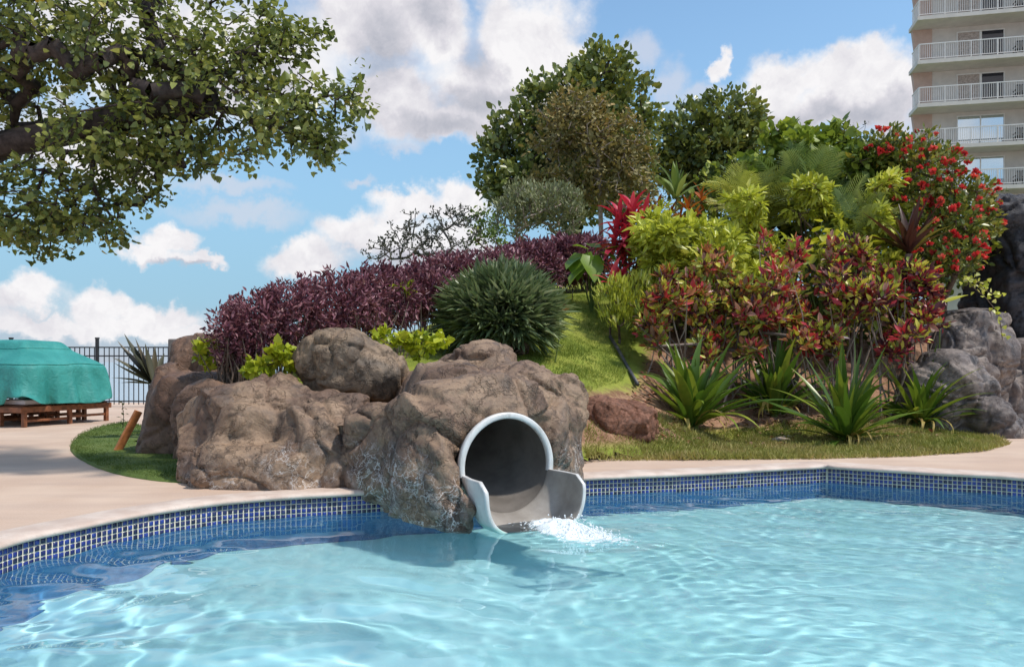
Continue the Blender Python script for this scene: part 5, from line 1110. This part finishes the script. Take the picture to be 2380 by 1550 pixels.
# ------------------------------------------------------------------ fence, loungers, cover, small things
def build_left():
    Y = 22.3; root = thing('iron_fence', 'black iron picket fence in front of the sea', 'fence', (-9, Y, 0))
    x0, x1 = -19., -6.2; pk = MB(); pk.box((0, 0, .86), (.02, .02, 1.58)); pm = pk.mesh('picket', M_iron)
    po = MB(); po.box((0, 0, .95), (.075, .075, 1.9)); po.box((0, 0, 1.915), (.09, .09, .04)); pom = po.mesh('post', M_iron)
    for z in (1.66, 1.42, .16):
        m = MB(); m.box(((x0+x1)/2+9, 0, z), (x1-x0, .035, .035)); part('rail', m.mesh('rail', M_iron), root)
    k = x0+.1; px = (D(226, 860, Y)[0])
    while k < x1:
        if abs(((k-px+1.2) % 2.4)-1.2) > .07:
            o = link('picket', pm, root); o.location = (k+9, 0, 0)
        k += .137
    for q in (-3, -2, -1, 0, 1):
        o = link('post', pom, root); o.location = (px+q*2.4+9, 0, 0)
    # lower wall block behind the rocks
    m = MB(); m.box((-5.62, 13.6, .83), (.34, .3, 1.62)); o = link('concrete_block_pillar', m.mesh('concrete_block_pillar', plain('grey_block', (.22, .20, .19), .85, .25, 8, .2, bump=.3), (-5.62, 13.6, .02)), None, (-5.62, 13.6, .02))
    tag(bevel(o, .02), 'square grey block pillar beside the dark brown back rock', 'pillar')
    # loungers
    def lounger(label, loc, rz):
        r_ = thing('sun_lounger', label, 'sun lounger', loc, 'wooden loungers under the teal cover', rz)
        def bx(name, c, s): m = MB(); m.box(c, s); return bevel(part(name, m.mesh(name, M_teak), r_), .006)
        for sx in (-.34, .34):
            bx('side_rail', (sx, 1.0, .335), (.045, 2.0, .11))
            for yy in (.06, 1.05, 1.94): bx('leg', (sx*.93, yy, .165), (.075, .075, .33))
            bx('stretcher', (sx*.93, .55, .12), (.03, .9, .05)); bx('stretcher', (sx*.93, 1.5, .15), (.03, .8, .05))
        bx('end_rail', (0, -.02, .335), (.72, .045, .11)); bx('end_rail', (0, 2.02, .335), (.72, .045, .11))
        for i in range(16): bx('slat', (0, .08+i*.123, .40), (.64, .09, .02))
        return r_
    th = math.atan2(1.15, 1.75)
    A = np.array([-9.25, 15.2])
    dirv = np.array([.36, .933]); prp = np.array([-.933, .36]); rz = -math.atan2(dirv[0], dirv[1])
    for lab, k in (('wooden lounger nearest the lawn under the teal cover', .42), ('wooden lounger in the middle under the teal cover', 1.22), ('wooden lounger at the far left under the teal cover', 2.02)):
        p = A+prp*k; lounger(lab, (p[0], p[1], 0), rz)
        # white cushion
    # cover
    t = NT('teal_canvas'); f = t.noise(2.2, 5, .6); w = t.noise(300, 2)
    t.bsdf(t.mix(t.rng(f, .3, .7), (.025, .22, .20), (.05, .30, .27)), .55, .35, t.bump(t.noise(7, 5, .6, 1.2), .5, .05)); mt = t.m
    root = thing('furniture_cover', 'teal canvas cover draped over the stacked wooden loungers', 'cover', (A[0], A[1], .42))
    Ln, Wd = 2.15, 2.6; nU = 200
    rows = [(.42, -.05), (.50, -.04), (.70, -.01), (.95, .03), (1.12, .05), (1.17, .07), (1.20, .10), (1.28, .22), (1.40, .42), (1.45, .50), (1.47, .54), (1.52, .60), (1.62, .68), (1.67, .74), (1.69, .80), (1.70, .95), (1.71, 1.2)]
    def per(s, ins):                                  # rounded rectangle perimeter
        a, b = Ln/2-ins*.85, Wd/2-ins; a = max(a, .05); b = max(b, .05)
        q = (s+.5)*2*math.pi; e = 9
        cx_, cy_ = math.cos(q), math.sin(q); k = (abs(cx_)**e+abs(cy_)**e)**(-1/e)
        return a*cx_*k, b*cy_*k
    V = []
    for ri, (z, ins) in enumerate(rows):
        for i in range(nU):
            s = i/nU; u, v = per(s, ins); lowf = max(0, 1-(z-.42)/.75)
            fold = (.10*mn.fractal(Vector((u*3.2+v*1.1, v*3.2, z*.7)), 1, 2, 4)+.03*math.sin(u*16+3*mn.noise(Vector((u*2, v*2, z)))))*lowf+.03*mn.fractal(Vector((u*2.5, v*2.5, z*2.5)), 1, 2, 3)
            k = 1+fold*1.3/1.2
            u, v = u*k, v*k
            p = A+dirv*(Ln/2-.12+u)+prp*(Wd/2-.06+v)
            zz = z+(.05*mn.noise(Vector((u*2, v*2, 3))) if ri == 0 else .025*mn.noise(Vector((u*1.7, v*1.7, 7))))
            if ri < 2: zz += .16*math.exp(-((u+1.05)/.22)**2)*(1 if v < -.8 else 0)+.05*math.exp(-((u-.9)/.2)**2)*(1 if v < -.8 else 0)
            V.append((p[0]-A[0], p[1]-A[1], zz-.42))
    V.append((dirv[0]*Ln/2+prp[0]*Wd/2, dirv[1]*Ln/2+prp[1]*Wd/2, 1.71-.42))
    Fc = [(r_*nU+i, r_*nU+(i+1) % nU, (r_+1)*nU+(i+1) % nU, (r_+1)*nU+i) for r_ in range(len(rows)-1) for i in range(nU)]
    b0 = (len(rows)-1)*nU; Fc += [(b0+i, b0+(i+1) % nU, len(V)-1) for i in range(nU)]
    me = bpy.data.meshes.new('canvas'); me.from_pydata(V, [], Fc); me.materials.append(mt); me.polygons.foreach_set('use_smooth', [True]*len(me.polygons))
    o = part('canvas', me, root)
    md = o.modifiers.new('s', 'SOLIDIFY'); md.thickness = .008
    md = o.modifiers.new('u', 'SUBSURF'); md.levels = 1; md.render_levels = 1
    # seam cords along the shoulder
    for ri in (6, 11):
        mb = MB(); z, ins = rows[ri]; pts = [Vector(V[ri*nU+i]) for i in range(nU)]+[Vector(V[ri*nU])]
        mb.tube([p+Vector((0, 0, .006)) for p in pts], .011, 5); part('seam', mb.mesh('seam', mt), root)
    # cushion peeking out
    for k in (0,):
        m = MB(); c = A+dirv*.35+prp*.45; m.box((0, 0, 0), (.62, .5, .10)); o = link('seat_cushion', m.mesh('seat_cushion', plain('pale_cushion', (.66, .60, .62), .8, .08)), None, (c[0], c[1], .475)); o.rotation_euler.z = rz
        tag(bevel(o, .03, 3), 'pale cushion showing under the corner of the teal cover', 'cushion')
    # leaning plank
    a = G(270, 1054); q = D(322, 955, 11.0)
    m = MB(); dd = Vector(q-a); Mx = Matrix((dd.normalized(), Vector((.25, -.95, .15)).normalized(), (0, 0, 0))); 
    xq = dd.normalized(); yq = Vector((.55, .8, -.25)); yq = (yq-xq*yq.dot(xq)).normalized(); zq = xq.cross(yq); Mx = Matrix((xq, yq, zq)).transposed()
    m.box(Vector((a+q)/2), (dd.length, .10, .05), M=Mx); o = link('plank', m.mesh('plank', M_plank, tuple(a)), None, tuple(a)); tag(bevel(o, .005), 'orange brown wooden plank leaning on the upright rock', 'plank')
    # dark edging board on the slope
    a = D(1418, 757, 15.0); q = D(1482, 812, 12.6); a[2] = hgt(a[0], a[1])[0]+.06; q[2] = hgt(q[0], q[1])[0]+.08
    m = MB(); m.tube([a, a*.66+q*.34+(.01, 0, .0), a*.33+q*.67, q], .032, 10); o = link('drain_pipe', m.mesh('drain_pipe', plain('dark_plastic', (.05, .05, .055), .4, .3, 8), tuple(a), smooth=True), None, tuple(a)); tag(o, 'dark plastic pipe lying down the edge of the grassy slope', 'pipe')
    # fallen wood in the bed
    for i, (x, y, l, az) in enumerate([(1835, 1018, .5, .15), (1850, 1012, .42, -.1), (1815, 1022, .3, .3)]):
        p = G(x, y, .05); m = MB(); m.tube([(-l/2, 0, 0), (0, .02, .015), (l/2, -.01, .0)], [.03, .035, .02], 7)
        o = link('driftwood', m.mesh('driftwood', M_barkl, smooth=True), None, (p[0], p[1], .05)); o.rotation_euler.z = az
        tag(o, ['longest dry branch piece lying between the second and third lily', 'dry branch piece lying just behind the longest one', 'shortest dry branch piece nearest the second lily'][i], 'branch', 'dry wood pieces in the bed')
build_left()

# ------------------------------------------------------------------ hotel tower
def build_hotel():
    th = R(12.5); U = np.array([math.cos(th), -math.sin(th), 0]); Nn = np.array([-math.sin(th), -math.cos(th), 0]); O = np.array([25.35, 50.0, 0.]); Zv = np.array([0, 0, 1.])
    root = thing('hotel_tower', 'cream hotel tower with railed balconies at the right edge', 'building', O)
    Mw = plain('cream_wall', (.60, .54, .48), .8, .06, 2, .2); Ms = plain('cream_slab', (.66, .60, .53), .8, .06, 2, .2); Mp = plain('pinkish_panel', (.52, .36, .29), .8, .08, 2, .2)
    Mr = plain('white_rail', (.74, .70, .65), .5, .05); Mc = plain('beige_curtain', (.42, .34, .29), .9, .25, 9)
    t = NT('dark_glass'); t.bsdf((.02, .02, .03), .05, .6); Md = t.m
    t = NT('mirror_glass'); t.bsdf((.62, .68, .72), .04, .5, metal=.9); Mm = t.m
    Rz = Matrix((U, -Nn, Zv)).transposed()
    def bx(mb, u0, u1, n0, n1, z0, z1):              # u along the facade, n towards the viewer
        c = U*(u0+u1)/2+Nn*(n0+n1)/2+Zv*(z0+z1)/2; mb.box(c, (u1-u0, abs(n1-n0), z1-z0), M=Rz)
    def one(name, mat, par, *q, kind=None):
        m = MB(); bx(m, *q); return part(name, m.mesh(name, mat), par, None, kind)
    zs = [9.15, 11.85, 14.5, 17.15, 19.85, 22.6, 25.3]; W_ = 14.; dep = 1.7; chair_spots = []
    one('wall', Mw, root, 1.3, W_, -dep-1.2, -dep-.25, 0, 28); one('wall', Mw, root, 7.5, W_, -12, -dep-1.2, 0, 28)
    for k, z in enumerate(zs):
        one('balcony_slab', Ms, root, 0, W_, -dep-.4, 0, z-.0, z+.24)
        if k == len(zs)-1: break
        zf = z+.24; zt = zs[k+1]
        one('floor_wall', Mw, root, 1.25, W_, -dep-.3, -dep, zf+.002, zt-.002)
        # tapering wing wall at the left end
        m = MB(); a0, a1 = .12, .42
        pts = [(a0, zt-.002), (1.28, zt-.002), (1.28, zf+.002), (a1, zf+.002)]
        vs = [U*u+Nn*n_+Zv*z_ for n_ in (-dep+.05, -dep-.35) for u, z_ in pts]
        m.add(vs, [(0, 1, 2, 3), (7, 6, 5, 4), (0, 4, 5, 1), (1, 5, 6, 2), (2, 6, 7, 3), (3, 7, 4, 0)]); part('wing_wall', m.mesh('wing_wall', Mp), root)
        # railing
        m = MB(); bx(m, .08, W_, -.12, -.07, zf+.98, zf+1.04); bx(m, .08, W_, -.115, -.075, zf+.10, zf+.14); bx(m, .08, .13, -dep, -.07, zf+.98, zf+1.04)
        u = .08
        while u < W_: bx(m, u, u+.055, -.125, -.065, zf, zf+1.0); u += 1.48
        rl = part('railing', m.mesh('railing', Mr), root)
        m = MB(); u = .2
        while u < W_: bx(m, u, u+.022, -.105, -.083, zf+.14, zf+.98); u += .125
        n_ = -.2
        while n_ > -dep: bx(m, .095, .117, n_-.022, n_, zf+.14, zf+.98); n_ -= .125
        part('baluster', m.mesh('baluster', Mr), rl, None, 'stuff')
        # sliding door: frame, leaves
        u0, u1, hh = 2.78, 5.42, 2.12
        m = MB(); bx(m, u0-.06, u1+.06, -dep+.003, -dep+.05, zf+hh, zf+hh+.07); bx(m, u0-.06, u0, -dep+.003, -dep+.05, zf+.01, zf+hh); bx(m, u1, u1+.06, -dep+.003, -dep+.05, zf+.01, zf+hh)
        dr = part('sliding_door', m.mesh('sliding_door', Mr), root)
        if k >= 3:
            um = u0+1.25; one('curtain', Mc, dr, u0+.01, um, -dep+.006, -dep+.03, zf+.03, zf+hh-.01); one('pane', Md, dr, um+.16, u1-.01, -dep+.006, -dep+.03, zf+.03, zf+hh-.01)
            one('door_stile', Mr, dr, um+.01, um+.15, -dep+.006, -dep+.045, zf+.02, zf+hh-.005)
        else:
            one('pane', Mm, dr, u0+.01, (u0+u1)/2-.04, -dep+.006, -dep+.03, zf+.03, zf+hh-.01); one('pane', Mm, dr, (u0+u1)/2+.04, u1-.01, -dep+.006, -dep+.03, zf+.03, zf+hh-.01)
            one('door_stile', Mr, dr, (u0+u1)/2-.035, (u0+u1)/2+.035, -dep+.006, -dep+.045, zf+.02, zf+hh-.005)
        chair_spots += [(k, 6.0, zf), (k, 7.0, zf)]
    one('podium', plain('podium_stone', (.34, .29, .25), .85, .3, 3, .2), root, -1, W_, -3, .3, 7.2, 9.14)
    # balcony chairs
    Mch = plain('dark_brown_wicker', (.05, .04, .035), .6, .3, 8)
    order = ['ground most', 'second', 'third', 'fourth', 'fifth', 'top']
    src = None
    for k, u, z in chair_spots:
        p = O+U*u+Nn*(-.8)+Zv*z; lab = 'dark slatted chair on the %s visible hotel balcony, %s of the pair' % (order[k] if k else 'lowest', 'left' if u < 6.5 else 'right')
        if src is None:
            c = thing('balcony_chair', lab, 'chair', p, 'chairs on the hotel balconies', -th)
            def cb(name, cc, s): m = MB(); m.box(cc, s); return part(name, m.mesh(name, Mch), c)
            cb('seat', (0, 0, .42), (.56, .52, .05))
            for sx in (-.25, .25):
                for sy in (-.22, .22): cb('leg', (sx, sy, .2), (.05, .05, .40))
                cb('armrest', (sx*1.04, 0, .64), (.06, .5, .04)); cb('back_post', (sx, -.24, .66), (.05, .05, .5))
            cb('top_rail', (0, -.24, .9), (.55, .05, .06))
            for i in range(4): cb('slat', (-.15+i*.1, -.24, .66), (.06, .03, .42))
            src = c
        else:
            c = src.copy(); COL.objects.link(c); c.location = Vector(p); c['label'] = lab
            for ch in src.children:
                q = ch.copy(); COL.objects.link(q); q.parent = c
build_hotel()

# ------------------------------------------------------------------ fallen leaves under the crotons
def build_litter():
    poly = np.array([(1.6, 11.2), (2.4, 10.9), (7.4, 12.6), (7.5, 14.6), (2.4, 14.4), (1.9, 12.6)])
    P = rng.random((2600, 2))*(poly.max(0)-poly.min(0))+poly.min(0); P = P[inside(P, poly)][:1300]; n = len(P)
    D_ = rv(n); D_[:, 2] *= .25; Nv = np.array([0, 0, 1.])+rv(n)*.4
    V, Fq = leaves(np.c_[P, np.maximum(hgt(P[:, 0], P[:, 1]), .012)+.03], D_, Nv, .09*(.6+.8*rng.random(n)), OVAL(.25, .08, .15))
    m = leafmat('fallen_leaf', [(0, (.10, .055, .03)), (.5, (.24, .14, .07)), (.8, (.38, .26, .12)), (1, (.40, .10, .06))], .7, .15)
    tag(link('leaf_litter', mesh_np('leaf_litter', V, Fq, m, np.repeat(rng.random(n), 2))), 'dry fallen leaves on the soil under the croton shrubs', 'leaf litter', None, 'stuff')
build_litter()
